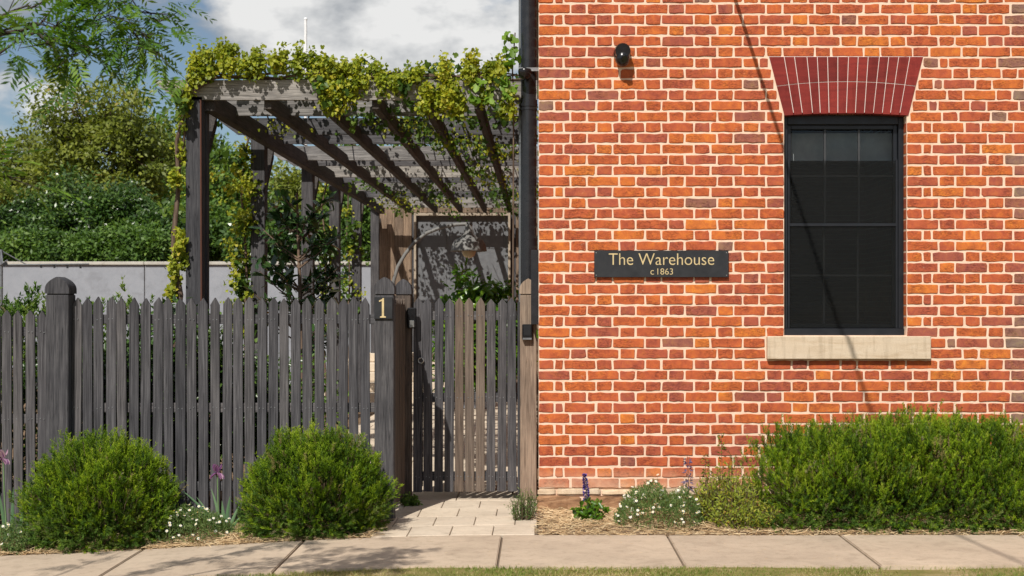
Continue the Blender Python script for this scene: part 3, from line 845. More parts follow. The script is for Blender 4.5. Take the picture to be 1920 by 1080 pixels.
def put_picket(parent, x, y, z0, z1, mat, rnd, scalew=1.0, rotz=0):
    me = rnd.choice(PICK)
    if mat is not me.materials[0] if len(me.materials) else False:
        me = me.copy(); me.materials.clear()
    o = bpy.data.objects.new('picket', me); COL.objects.link(o)
    if not len(me.materials): me.materials.append(mat)
    o.parent = parent; p = parent.location
    o.location = (x - p.x, y - p.y, z0 - p.z)
    o.scale = (scalew, 1, z1 - z0)
    o.rotation_euler = (rnd.uniform(-.004, .004), rnd.uniform(-.006, .006), rotz + rnd.uniform(-.03, .03))
    return o
def nails(parent, spots):
    m = MB()
    for x, y, z in spots: m.tube([(x, y, z), (x, y - .003, z)], .0042, 6)
    return setp(m.build('nail_heads', M['galv'], parent), kind='stuff')
def post(parent, x0, x1, y0, y1, z0, ztop, mat, capmat, name='post'):
    m = MB(); m.box(x0, x1, y0, y1, z0, ztop - .135, .006)
    p = m.build(name, mat, parent)
    c = MB(); w = x1 - x0; xm = (x0 + x1) / 2; e = .006; zb = ztop - .127
    pts = [(x0 - e, zb), (x1 + e, zb), (x1 + e, zb + .03)]
    n = 7
    for i in range(1, n + 1):
        a = i / n
        pts.append((xm + (w / 2 + e) * (1 - a ** 2.1), zb + .03 + (ztop - zb - .03) * (a * .8 + .2 * math.sin(a * math.pi / 2))))
    pts += [(2 * xm - q[0], q[1]) for q in pts[-2:1:-1]]
    c.prism(pts, y0 - e, y1 + e)
    c.build('post_cap', capmat, p)
    n = MB(); n.box(x0 + .008, x1 - .008, y0 + .008, y1 - .008, ztop - .136, ztop - .126); n.build('post_neck', mat, p)
    return p
FD = 10.65; FYY = CAMY + FD                # picket plane of the street fence
fence = empty('picket_fence', (-2.4, FYY, 0), 'weathered grey timber picket fence along the footpath behind the round bushes', 'fence')
rf = random.Random(3)
gz = lambda x: ground(x, FYY)
spots = []
p = 143.0
while p < 696:
    x = px(p, FD); z1 = 1.668 + rf.uniform(-.006, .006)
    put_picket(fence, x, FYY, gz(x) + .05, z1, M['wood'], rf)
    for zz in (1.505, .835):
        for s in (-.014, .014): spots.append((x + s, FYY - .0085, zz + rf.uniform(-.006, .006)))
    p += 21.72
p = 80.0
while p > -1150:
    x = px(p, FD); z1 = 1.575 + rf.uniform(-.006, .006)
    put_picket(fence, x, FYY, gz(x) + .05, z1, M['wood'], rf)
    for zz in (1.41, .75):
        for s in (-.014, .014): spots.append((x + s, FYY - .0085, zz + rf.uniform(-.006, .006)))
    p -= 22.2
nails(fence, spots)
for z in (1.505, .835, .24):
    m = MB(); m.box(px(118, FD), px(712, FD), FYY + .011, FYY + .055, z - .036, z + .036, .003); m.build('rail', M['rail_x'], fence)
for z in (1.41, .75, .15):
    m = MB(); m.box(px(-1165, FD), px(108, FD), FYY + .0115, FYY + .0555, z - .036, z + .036, .003); m.build('rail', M['rail_x'], fence)
post(fence, px(93, FD), px(135, FD), FYY - .085, FYY + .085, ground(-3.6, FYY) - .1, 1.825, M['wood_post'], M['wood_post'])
post(fence, px(-560, FD), px(-518, FD), FYY - .085, FYY + .085, -.25, 1.73, M['wood_post'], M['wood_post'])
post(fence, px(702, FD - .08), px(738, FD - .08), FYY - .08, FYY + .065, ground(-1.17, FYY) - .1, 1.822, M['wood_post'], M['wood'])
# short return of boards from the number post to the gate
GY = CAMY + 11.7
P2X0, P2X1 = px(741, 11.62), px(770, 11.62)
ret = empty('return_fence', (-1.12, .2, 0), 'short run of brown upright boards between the number post and the gate', 'fence')
rr = random.Random(9)
y = FYY + .10
while y < GY - .10:
    put_picket(ret, -1.112, y + .04, .06, 1.66 + rr.uniform(-.006, .006), M['wood_brown'], rr, 1.16, math.pi / 2)
    y += .084
for z in (1.505, .835, .24):
    m = MB(); m.box(-1.168, -1.124, FYY + .068, GY - .075, z - .036, z + .036, .003); m.build('rail', M['wood_brown'], ret)
post(ret, P2X0, P2X1, GY - .075, GY + .065, -.1, 1.83, M['wood_brown'], M['wood'])
# gate
gate = empty('picket_gate', (-.6, GY, 0), 'weathered picket gate with mixed grey and brown pickets beside the brick corner', 'gate')
rg = random.Random(21)
gp = [783, 802.5, 822, 841.7, 861, 881, 900.5, 920.3, 940.6, 960.3]
spots = []
for i, p in enumerate(gp):
    x = px(p, 11.69)
    mt = M['wood_faded'] if i in (5, 6) else (M['wood_brown'] if i in (4,) else M['wood'])
    put_picket(gate, x, GY - .01, .06 + rg.uniform(0, .006), 1.672 + rg.uniform(-.006, .006), mt, rg, 1.03)
    for zz in (1.525, .845, .19):
        for s in (-.014, .014): spots.append((x + s, GY - .0185, zz + rg.uniform(-.006, .006)))
nails(gate, spots)
for z in (1.525, .845, .19):
    m = MB(); m.box(px(776, 11.7), px(969, 11.7), GY + .002, GY + .04, z - .038, z + .038, .003); m.build('rail', M['rail_x'], gate)
m = MB(); m.box(px(776, 11.7), px(792, 11.7), GY + .041, GY + .07, .10, 1.60, .003); m.build('stile', M['wood_post'], gate)
m = MB()
for k in range(16):
    a, b2 = 2 * math.pi * k / 16, 2 * math.pi * (k + 1) / 16
    c = (px(788, 11.6), GY - .045, pz(676, 11.65))
    m.tube([(c[0] + .022 * math.cos(a), c[1], c[2] + .022 * math.sin(a)), (c[0] + .022 * math.cos(b2), c[1], c[2] + .022 * math.sin(b2))], .005, 6)
m.tube([(c[0], c[1] + .028, c[2] + .02), (c[0], c[1], c[2] + .02)], .006, 8)
m.build('ring_handle', M['steel'], gate)
# gate post against the building
gpo = empty('gate_post', (-.085, GY - .05, 0), 'tan timber gate post standing against the corner of the brick building', 'post')
post(gpo, px(975, 11.6), px(1006, 11.6), GY - .10, GY + .04, -.1, 1.833, M['wood_tan'], M['wood_tan'])
m = MB(); m.box(px(970.5, 11.7), px(974.6, 11.7), GY - .03, GY + .045, .05, 1.64, .002); m.build('stop_batten', M['wood_post'], gpo)
lk = empty('intercom_box', (px(988, 11.55), GY - .12, 1.46), 'small black weatherproof box on the tan gate post', 'box')
m = MB(); m.box(px(979, 11.55), px(998, 11.55), GY - .145, GY - .101, pz(637, 11.55), pz(608, 11.55), .006); m.build('body', M['plastic'], lk)
m = MB(); m.box(px(981, 11.55), px(996, 11.55), GY - .151, GY - .1455, pz(630, 11.55), pz(610, 11.55), .004); m.build('cover', M['black'], lk)
m = MB(); m.box(px(980, 11.55), px(997, 11.55), GY - .15, GY - .1455, pz(637, 11.55), pz(633.5, 11.55), .001); m.build('lower_lip', M['galv'], lk)
kp = empty('key_safe', (px(771, 11.55), GY - .1, 1.5), 'black key safe with a pale keypad on the post left of the gate', 'key safe')
m = MB(); m.box(px(763, 11.55), px(780, 11.55), GY - .125, GY - .077, pz(616, 11.55), pz(577, 11.55), .008); m.build('body', M['plastic'], kp)
m = MB(); m.box(px(767, 11.55), px(776, 11.55), GY - .131, GY - .1255, pz(614, 11.55), pz(601, 11.55), .002); m.build('keypad', M['steel'], kp)
# house number
nb = empty('number_plaque', (-1.17, FYY - .09, 1.5), 'black plaque with gold number 1 on the corner fence post', 'sign')
yN = FYY - .081
m = MB(); m.box(px(702, FD - .09), px(736, FD - .09), yN - .016, yN - .002, pz(598, FD - .09), pz(557, FD - .09), .002); m.build('plaque', M['signface'], nb)
q = lambda a, b2: (px(a, FD - .1), pz(b2, FD - .1))
m = MB(); m.prism([q(712.5, 595.5), q(723.5, 595.5), q(723.5, 593.5), q(720, 592.5), q(720, 559), q(717.5, 559), q(716, 561), q(710.5, 563.5), q(711, 566), q(716, 564.5), q(716, 592.5), q(712.5, 593.5)], yN - .021, yN - .0165)
m.build('numeral', M['gold'], nb)

# ================================================================ PERGOLA
D1 = 11.9; Y1 = CAMY + D1
perg = empty('pergola', (-2.91, Y1, 0), 'weathered timber pergola with slatted roof covered in vines beside the brick building', 'pergola')
XL, XR = px(348, D1), px(380, D1)
ZB, ZT = pz(187, D1), pz(150, D1)
pd = [11.9, 14.59, 17.7, 20.04, 22.44, 25.0]
for i, d in enumerate(pd):
    y = CAMY + d
    if i == 0:
        m = MB(); m.box(XL, XR, y, y + .09, -.1, ZB + .03, .006); m.box(XL + .01, XR + .006, y + .13, y + .22, -.1, ZB + .03, .006)
        m.box(XL + .03, XR - .04, y + .088, y + .132, 1.0, 1.12); m.box(XL + .03, XR - .04, y + .088, y + .132, 2.9, 3.02)
    else:
        m = MB(); m.box(XL, XR, y, y + .17, -.1, ZB + .03, .006)
    m.build('post', M['wood_post'], perg)
    m = MB(); w = .07
    m.add([(XR - .09, y + .2, 2.78), (XR - .02, y + .2, 2.78), (XR - .02, y + .2, 2.90), (XR - .09, y + .2, 2.90),
           (XR - .09, y + .62, 3.20), (XR - .02, y + .62, 3.20), (XR - .02, y + .62, 3.32), (XR - .09, y + .62, 3.32)],
          [(0, 1, 2, 3), (7, 6, 5, 4), (0, 4, 5, 1), (1, 5, 6, 2), (2, 6, 7, 3), (3, 7, 4, 0)])
    m.build('knee_brace', M['beam_y'], perg)
m = MB(); m.tube([(XR - .012, Y1 - .012, .0), (XR - .008, Y1 - .012, 1.7), (XR - .014, Y1 - .012, ZB)], .008, 8); m.build('drip_pipe', M['rust'], perg)
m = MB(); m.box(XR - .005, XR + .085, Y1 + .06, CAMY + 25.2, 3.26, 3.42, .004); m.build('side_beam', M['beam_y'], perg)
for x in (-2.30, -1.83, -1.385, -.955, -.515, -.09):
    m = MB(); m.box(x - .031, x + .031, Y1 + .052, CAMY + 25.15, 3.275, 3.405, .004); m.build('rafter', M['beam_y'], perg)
rel = [1, 1.078, 1.2, 1.275, 1.404, 1.473, 1.594, 1.665, 1.79, 1.885, 2.0, 2.09]
for i, r in enumerate(rel):
    y = CAMY + D1 * r; xl = px(290, D1) if i < 8 else -3.1
    m = MB(); dz = 0 if i == 0 else random.uniform(-.012, .008)
    z0, z1 = ZB + dz, ZT + dz
    m.prism([(xl + .19, z0), (-.012, z0), (-.012, z1), (xl, z1), (xl + .01, z1 - .035)], y, y + .048)
    m.build('cross_beam', M['rail_x'] if i in (2, 3, 5, 7, 9) else M['beam_x'], perg)  # darker wood on some beams paints in the shadow of the vine leaves

# ================================================================ SHED, STEPS, YARD
SD = 25.5; SY = CAMY + SD
shed = empty('timber_shed', (-1.5, SY, 0), 'brown board shed with a tall grey door at the far end of the pergola', 'shed')
DX0, DX1, DZ0, DZ1 = px(781, SD), px(953, SD), .77, pz(405, SD)
x = -3.02; rs = random.Random(4)
while x < -.02:
    w = rs.uniform(.13, .16); e = min(x + w, -.012)
    m = MB()
    if e > DX0 - .07 and x < DX1 + .07:
        m.box(x, e - .004, SY - .002, SY + .02, DZ1 + .06, 3.62, .003); 
    else: m.box(x, e - .004, SY - rs.uniform(0, .006), SY + .02, -.05, 3.62, .003)
    m.build('wall_board', M['board'], shed); x = e
m = MB(); m.box(-3.0, -.015, SY + .03, SY + .1, -.05, 3.6); m.build('inner_wall', M['wood_post'], shed)
m = MB(); m.box(-3.0, -.015, SY + .1, SY + 3, -.05, 3.55); m.build('shed_body', M['wood_brown'], shed)
m = MB(); m.box(-3.1, -.015, SY - .05, SY + 3.1, 3.62, 3.70, .005); m.build('roof', M['galv'], shed)
m = MB(); m.box(DX0 - .04, DX0, SY - .1, SY + .03, DZ0, DZ1 + .05, .003); m.box(DX1, DX1 + .04, SY - .1, SY + .03, DZ0, DZ1 + .05, .003); m.box(DX0, DX1, SY - .098, SY + .03, DZ1, DZ1 + .048, .003)
m.build('door_frame', M['palewood'], shed)
m = MB(); m.box(DX0 + .004, DX1 - .004, SY + .004, SY + .028, DZ0, DZ1 - .004); dr = m.build('door', M['doorgrey'], shed)
for a, b2 in [(DX0 + .06 + i * (DX1 - DX0 - .12) / 3 + .03, DX0 + .06 + (i + 1) * (DX1 - DX0 - .12) / 3 - .03) for i in range(3)]:
    for z0, z1 in ((.95, 1.7), (1.8, 2.55), (2.65, 3.1)):
        m = MB(); m.box(a, b2, SY - .004, SY + .0035, z0, z1, .003); m.build('door_panel', M['doorgrey'], dr)
st = empty('garden_steps', (-2.0, SY - 1.0, 0), 'pale stone steps in front of the shed seen through the fence', 'steps')
for i in range(5):
    m = MB(); m.box(-3.6, -.9, SY - 1.9 + i * .32, SY - .06, .155 * i - .02 if i == 0 else .155 * i + .002, .155 * (i + 1), .012); m.build('step', M['paver'], st)
plt = empty('stone_planter', (-1.25, CAMY + 22.3, 0), 'square grey stone planter seen through the gate', 'planter')
m = MB(); zt = .78
c = (px(880, 22.3), CAMY + 22.3)
m.box(c[0] - .3, c[0] + .3, c[1] - .3, c[1] + .3, 0, zt, .02); m.build('body', M['render'], plt)
m = MB(); m.box(c[0] - .33, c[0] + .33, c[1] - .33, c[1] + .33, zt, zt + .06, .012); m.build('rim', M['render'], plt)

rw = empty('rendered_wall', (-9, CAMY + 28, 0), 'long grey rendered boundary wall with pale coping below the trees', 'wall')
xs = [-19, -15.2, -11.5, px(271, 28), -4.2, -3.12]
for a, b2 in zip(xs, xs[1:]):
    m = MB(); m.box(a + .008, b2 - .008, CAMY + 28, CAMY + 28.2, -.1, pz(497, 28), .006); m.build('wall_panel', M['render'], rw)
    m = MB(); m.box(a + .004, b2 - .004, CAMY + 27.95, CAMY + 28.25, pz(497, 28), pz(490.5, 28), .01); m.build('coping', M['cap'], rw)
m = MB(); m.box(-18.9, -3.2, CAMY + 28.03, CAMY + 28.17, -.1, pz(499, 28)); m.build('joint_core', M['joint'], rw)

# lamp with a swan-neck arm
LD = 17.0; LY = CAMY + LD
lamp = empty('garden_lamp', (px(735, LD), LY, 0), 'grey swan neck garden lamp with a wide shade behind the gate', 'lamp')
m = MB()
arc = [(736, 640), (736, 560), (738, 527), (746, 500), (760, 476), (778, 454), (800, 437), (828, 426), (856, 421), (878, 420)]
pts = [(px(736, LD), LY, 0)] + [(px(a, LD), LY, pz(b2, LD)) for a, b2 in arc]
m.tube(pts, .022, 12); m.build('swan_neck', M['lampmetal'], lamp)
m = MB(); m.lathe((px(736, LD), LY, 0), [(.09, 0), (.09, .02), (.04, .03), (.03, .3), (.03, .5), (.022, .52)], 16); m.build('foot', M['lampmetal'], lamp)
cx_ = px(879, LD)
m = MB(); z = lambda p: pz(p, LD)
m.lathe((cx_, LY, 0), [(.001, z(419)), (.04, z(420)), (.045, z(430)), (.058, z(432)), (.058, z(437)), (.075, z(441)), (.10, z(445)), (.17, z(450)), (.205, z(459)), (.215, z(468)), (.222, z(471)), (.21, z(471.5)), (.19, z(462)), (.15, z(455)), (.03, z(450))], 32)
m.build('lamp_shade', M['lampmetal'], lamp)
m = MB(); m.lathe((cx_, LY, 0), [(.05, z(462)), (.085, z(466)), (.085, z(473)), (.07, z(479)), (.04, z(483)), (.001, z(484))], 20); m.build('glass_globe', M['frosted'], lamp)

# rotary clothes line
cl = empty('clothes_line', (px(2, 20), CAMY + 20, 0), 'grey rotary clothes line with thin arms by the rendered wall', 'clothes line')
cxx, cyy = px(2, 20), CAMY + 20
m = MB(); m.tube([(cxx, cyy, 0), (cxx, cyy, pz(468, 20))], .026, 10); m.build('mast', M['galv'], cl)
za = pz(497, 20)
for i, (ex, ey) in enumerate(((px(146, 20) - cxx, .5), (-1.0, .8), (-.5, -1.2), (.5, -1.1))):
    m = MB(); e = (cxx + ex, cyy + ey, za + .03)
    m.tube([(cxx, cyy, za), e], .012, 6); m.tube([(cxx, cyy, pz(470, 20)), (cxx + ex * .3, cyy + ey * .3, za)], .009, 6); m.build('arm', M['galv'], cl)
    n = MB()
    for t in (.45, .6, .75, .9): n.box(cxx + ex * t - .012, cxx + ex * t + .012, cyy + ey * t - .012, cyy + ey * t + .012, za - .035, za + .01)
    n.build('line_hook', M['plastic'], cl)
# white pole far behind
fl = empty('white_pole', (px(573, 45), CAMY + 45, 0), 'thin white pole rising behind the vines against the clouds', 'pole')
m = MB(); m.tube([(px(573, 45), CAMY + 45, 0), (px(573, 45), CAMY + 45, pz(37, 45))], [.07, .045], 10); m.build('mast', M['white_paint'], fl)
m = MB(); m.lathe((px(573, 45), CAMY + 45, pz(37, 45)), [(.05, -.01), (.06, .03), (.03, .07), (.001, .08)], 10); m.build('finial', M['white_paint'], fl)

# ================================================================ VEGETATION
def fbm(P, f, seed):
    return np.array([mnoise.fractal(Vector(p) * f + Vector((seed, seed * .7, seed * 1.3)), 1.0, 2.0, 3) for p in P])

def sprig_bush(name, label, cat, c, rad, zb, ztop, nspr, seed, mat, mat2, group=None, box=0.0, topf=None, up=0.9, nleaf=30, leafL=.022, leafW=.0040, ln=(.065, .135)):
    """needle-leaved bush: stems growing out of a lumpy dome, leaves set along every stem"""
    r = np.random.default_rng(seed)
    o = empty(name, (c[0], c[1], zb), label, cat, group)
    H = ztop - zb
    R = np.array([rad[0], rad[1], H * .64])
    d = rnd_unit(nspr * 14, r); d = d[d[:, 2] > -.62]
    wgt = np.sqrt(((d / R) ** 2).sum(1)); wgt /= wgt.max()          # even spread over the surface
    d = d[r.random(len(d)) < wgt][:nspr]; n = len(d)
    e = 1.0 + box
    s = np.sign(d) * np.abs(d) ** (1 / e)
    s /= np.maximum(1e-6, (np.abs(s) ** (2 * e)).sum(1, keepdims=True) ** (1 / (2 * e)))
    if box > 0:                                                     # long hedge: even along its length
        n = nspr; t = r.uniform(-1, 1, n); th = r.uniform(-.7, math.pi + .7, n); p_ = 4.5
        kx = (1 - np.abs(t) ** p_) ** (1 / p_)
        s = np.stack([t, kx * np.sign(np.cos(th)) * np.abs(np.cos(th)) ** .75, kx * np.sin(th)], 1)
        d = unit(np.stack([np.sign(t) * np.abs(t) ** 6, np.cos(th), np.sin(th)], 1))
    lump = 1 + .10 * fbm(s * R, 3.2, seed) + .22 * fbm(s * R, 9, seed + 3)
    depth = 1 - .38 * r.random(n) ** 1.9
    P = s * R * (lump * depth)[:, None]
    P[:, 2] = np.maximum(P[:, 2] + H * .34, .015 + .05 * r.random(n))
    if topf is not None: P[:, 2] *= topf((c[0] + P[:, 0]))
    L = r.uniform(ln[0], ln[1], n)
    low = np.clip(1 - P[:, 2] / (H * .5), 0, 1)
    D = unit(d * .6 + np.array([0, 0, 1.0]) * (up * (1 - .85 * low))[:, None] + r.normal(size=(n, 3)) * .26)
    P = P + np.array([c[0], c[1], zb]) - D * (L * .55)[:, None]
    nl = nleaf
    t = r.uniform(.12, 1.0, (n, nl))
    bend = r.normal(size=(n, 3)) * .12
    base = P[:, None, :] + D[:, None, :] * (L[:, None] * t)[..., None] + bend[:, None, :] * (L[:, None] * t ** 2)[..., None]
    A = rnd_unit(n * nl, r).reshape(n, nl, 3)
    A = A - D[:, None, :] * (A * D[:, None, :]).sum(-1, keepdims=True)
    LD_ = unit(unit(A) * .7 + D[:, None, :] * .9)
    NN = rnd_unit(n * nl, r).reshape(n, nl, 3) * .5 + np.array([-.2, -.6, .7])
    pt = fbm(P, 4.5, seed + 17)[:, None]
    tint = np.clip(r.normal(.45, .17, (n, 1)) + .45 * pt + r.normal(0, .10, (n, nl)) + .30 * (t - .5), 0, .92)
    patch = fbm(P, 2.6, seed + 9)
    dead = (r.random(n) < .01 + .35 * np.clip(patch - .2, 0, 1))[:, None]
    tint = np.where(dead, 1.0, tint)
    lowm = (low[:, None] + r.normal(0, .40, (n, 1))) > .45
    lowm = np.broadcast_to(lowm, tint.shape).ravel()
    Bf, Lf, Nf, tf = base.reshape(-1, 3), LD_.reshape(-1, 3), NN.reshape(-1, 3), tint.ravel()
    LL = leafL * r.uniform(.7, 1.3, n * nl); WW = leafW * r.uniform(.8, 1.3, n * nl)
    k = Bf[:, 2] > zb + .004
    for nm, mk, mm in (('foliage', k & ~lowm, mat), ('lower_foliage', k & lowm, mat2)):  # sprigs nearer the ground mostly take the second leaf material
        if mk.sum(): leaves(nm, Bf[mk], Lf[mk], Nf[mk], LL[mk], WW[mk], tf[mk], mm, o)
    st = MB()
    for i in r.choice(n, min(n, 400), replace=False):
        st.tube([P[i] - (P[i] - np.array([c[0] + (P[i][0] - c[0]) * .5, c[1], zb + .05])) * .5, P[i], P[i] + D[i] * L[i] * .9], [.004, .003, .001], 3, caps=False)
    setp(st.build('stems', M['twig'], o), kind='stuff')
    return o

BG = 'clipped needle leaved bushes'
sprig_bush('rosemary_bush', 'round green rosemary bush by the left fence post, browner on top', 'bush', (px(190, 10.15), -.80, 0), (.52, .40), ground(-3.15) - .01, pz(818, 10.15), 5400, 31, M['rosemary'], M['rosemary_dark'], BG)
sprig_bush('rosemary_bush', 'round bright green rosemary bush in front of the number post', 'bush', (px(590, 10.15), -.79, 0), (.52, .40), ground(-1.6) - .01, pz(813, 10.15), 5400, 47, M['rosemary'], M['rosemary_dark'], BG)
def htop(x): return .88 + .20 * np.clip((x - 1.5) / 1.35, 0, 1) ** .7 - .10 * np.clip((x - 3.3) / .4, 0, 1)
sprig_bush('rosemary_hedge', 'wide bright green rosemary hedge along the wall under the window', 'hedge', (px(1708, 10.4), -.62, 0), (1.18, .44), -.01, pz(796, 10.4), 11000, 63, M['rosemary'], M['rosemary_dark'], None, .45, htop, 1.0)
# hedge behind the street fence
sprig_bush('yard_hedge', 'clipped green hedge behind the left end of the fence', 'hedge', (-4.45, .62, 0), (1.30, .45), -.02, 1.66, 5200, 71, M['rosemary_dark'], M['rosemary_dark'], None, .5, None, .6, 18, .036, .012)

# ---- broad-leaved trees and shrubs: leaf clusters hung on limbs
def tree(name, label, cat, base, crown, rad, ncl, nleaf, L, W, mat, seed, group=None, tpl='rhomb', trunk_r=.12, clr=.42, shell=.55, droop=.2, parts=('trunk', 'crown'), flat_bottom=.55, tintm=.45, spread=(.62, .62, .40)):
    r = np.random.default_rng(seed)
    o = empty(name, base, label, cat, group)
    C = np.array(crown); R = np.array(rad)
    d = rnd_unit(ncl, r)
    lump = 1 + .30 * fbm(d, 1.8, seed) + .16 * fbm(d, 4, seed + 1)
    rr_ = (r.uniform(shell, 1, ncl)) * lump
    K_ = d * rr_[:, None]
    K_[:, 2] = np.where(K_[:, 2] < 0, K_[:, 2] * flat_bottom * 1.4, K_[:, 2])
    K_ = C + K_ * R
    # limbs
    b = MB(); tb_ = np.array(base); fork = tb_ + (C - tb_) * np.array([.5, .5, .55])
    b.tube([tb_ - np.array([0, 0, .1]), tb_ + (fork - tb_) * .5 + r.normal(size=3) * trunk_r * .4, fork], [trunk_r, trunk_r * .8, trunk_r * .62], 10)
    nl = max(5, ncl // 14)
    idx = r.choice(ncl, nl, replace=False); nodes = [(fork, trunk_r * .5)]
    for i in idx:
        e = fork + (K_[i] - fork) * .78; mid = (fork + e) / 2 + r.normal(size=3) * R * .07
        b.tube([fork, mid, e], [trunk_r * .42, trunk_r * .28, trunk_r * .12], 6, caps=False)
        for t in (.4, .7, 1.0):
            q = fork + (mid - fork) * min(1, t * 2) if t < .5 else mid + (e - mid) * (t * 2 - 1)
            nodes.append((q, trunk_r * .2))
    NP = np.array([q for q, _ in nodes])
    for i in range(ncl):
        j = np.argmin(((NP - K_[i]) ** 2).sum(1)); a = NP[j]
        mid = (a + K_[i]) / 2 + r.normal(size=3) * .08 * R.mean() * .4
        b.tube([a, mid, K_[i]], [trunk_r * .12, trunk_r * .08, trunk_r * .03], 4, caps=False)
    setp(b.build(parts[0], M['bark'], o))
    n = ncl * nleaf
    csz = clr * r.uniform(.6, 1.25, ncl)
    off = r.normal(size=(ncl, nleaf, 3)) * csz[:, None, None] * np.array(spread)
    P = (K_[:, None, :] + off).reshape(-1, 3)
    D = unit(unit(off.reshape(-1, 3)) * .7 + rnd_unit(n, r) * .8 + np.array([0, 0, -droop]))
    N = rnd_unit(n, r) * .7 + np.array([-.15, -.45, .9])
    tint = np.clip((r.normal(tintm, .16, (ncl, 1)) + r.normal(0, .14, (ncl, nleaf))).ravel(), 0, 1)
    leaves(parts[1], P, D, N, L * r.uniform(.65, 1.25, n), W * r.uniform(.7, 1.2, n), tint, mat, o, tpl)
    return o
def bgtree(name, label, pxc, ptop, pbot, hw, d, ncl, nleaf, L, mat, seed, **kw):
    x = px(pxc, d); zt, zb_ = pz(ptop, d), pz(pbot, d); rx = hw * d / K
    return tree(name, label, 'tree', (x, CAMY + d, 0), (x, CAMY + d, (zt + zb_) / 2), (rx, rx * .8, (zt - zb_) / 2), ncl, nleaf, L, L * .55, mat, seed, 'trees beyond the rendered wall', **kw)
bgtree('broadleaf_tree', 'tall olive green tree with airy crown above the rendered wall', 195, 150, 470, 150, 37, 150, 150, .15, M['tree_olive'], 101, clr=.40, trunk_r=.2, shell=.35)
bgtree('broadleaf_tree', 'yellowish tree at the far left behind the dark hedge trees', 45, 215, 480, 105, 41, 80, 130, .16, M['tree_olive'], 102, clr=.40, trunk_r=.16, shell=.35)
bgtree('broadleaf_tree', 'mid green tree just left of the front pergola post', 325, 205, 480, 85, 42, 80, 140, .16, M['tree_green'], 103, clr=.40, trunk_r=.16, shell=.35)
for lab, a_, tp, hw, dd_, sd_, mt_ in (('dense dark evergreen at the left edge above the wall', 10, 385, 85, 31.5, 104, 'tree_dark'),
        ('rounded dark evergreen under the tall olive green tree', 118, 352, 82, 31.8, 105, 'tree_dark'),
        ('upright dark evergreen in the middle of the trees above the wall', 215, 330, 66, 31.2, 111, 'tree_dark'),
        ('lower dark evergreen just left of the vine covered post', 300, 395, 66, 30.8, 112, 'tree_dark'),
        ('low bright ivy bush leaning over the wall coping at left', 60, 435, 95, 29.6, 113, 'tree_green'),
        ('low bright bush leaning over the wall coping near the front post', 235, 432, 100, 29.6, 114, 'tree_green')):
    q_ = bgtree('evergreen_tree' if mt_ == 'tree_dark' else 'wall_shrub', lab, a_, tp, 510, hw, dd_, 95 if mt_ == 'tree_dark' else 70, 170, .105, M[mt_], sd_, clr=.30, trunk_r=.12, shell=.35, tintm=.5 if mt_ == 'tree_dark' else .35)
    if mt_ == 'tree_green': q_['category'] = 'shrub'; q_['group'] = 'shrubs along the wall coping'
bgtree('broadleaf_tree', 'light green tree seen between the first two pergola posts', 430, 265, 500, 70, 34, 70, 130, .14, M['tree_green'], 106, clr=.42, trunk_r=.14, shell=.35, tintm=.6)
bgtree('broadleaf_tree', 'olive tree seen between the middle pergola posts', 560, 290, 500, 85, 38, 80, 130, .15, M['tree_olive'], 107, clr=.45, trunk_r=.14, shell=.35)
bgtree('evergreen_tree', 'dark green tree seen between the last pergola posts', 680, 320, 505, 75, 33, 80, 140, .125, M['tree_green'], 108, clr=.4, trunk_r=.12, shell=.35, tintm=.35)
bgtree('broadleaf_tree', 'low green tree filling the gap above the wall behind the front post', 370, 385, 505, 75, 33, 70, 140, .13, M['tree_green'], 109, clr=.4, trunk_r=.12, shell=.3, tintm=.35)
bgtree('evergreen_tree', 'dark low tree above the wall behind the second pergola post', 510, 400, 505, 80, 32, 80, 140, .125, M['tree_dark'], 110, clr=.36, trunk_r=.12, shell=.3)

# magnolia with separate large leaves
mg = empty('magnolia_tree', (px(560, 13.6), CAMY + 13.6, 0), 'young magnolia with large dark glossy leaves inside the pergola', 'tree')
r = np.random.default_rng(5)
bx0 = np.array([px(560, 13.6), CAMY + 13.6, 0])
b = MB(); b.tube([bx0, bx0 + (0.03, 0, 1.2), bx0 + (-.02, .02, 2.7)], [.035, .025, .010], 8)
tips = []
for i in range(46):
    z0 = r.uniform(1.05, 2.5); a = r.uniform(0, 2 * math.pi); l = r.uniform(.2, .46) * (1.15 - .28 * max(0, z0 - 1.3))
    s0 = bx0 + np.array([0, 0, z0]); e = s0 + np.array([math.cos(a) * l, math.sin(a) * l * .8, l * .75])
    b.tube([s0, (s0 + e) / 2 + (0, 0, -.02), e], [.010, .007, .004], 5, caps=False); tips.append((s0, e))
b.build('trunk', M['bark'], mg)
lm = []
for k in range(3):
    me = leaf_mesh('leaf', [(0, 0, 0)], [(1, 0, 0)], [(0, 0, 1)], 1.0, .40 + .05 * k, [.2 + .35 * k], 'broad'); me.materials.append(M['magnolia']); lm.append(me)
me = leaf_mesh('leaf', [(0, 0, 0)], [(1, 0, 0)], [(0, 0, 1)], 1.0, .42, [.5], 'broad'); me.materials.append(M['magnolia_back']); lm.append(me)
rm = random.Random(8)
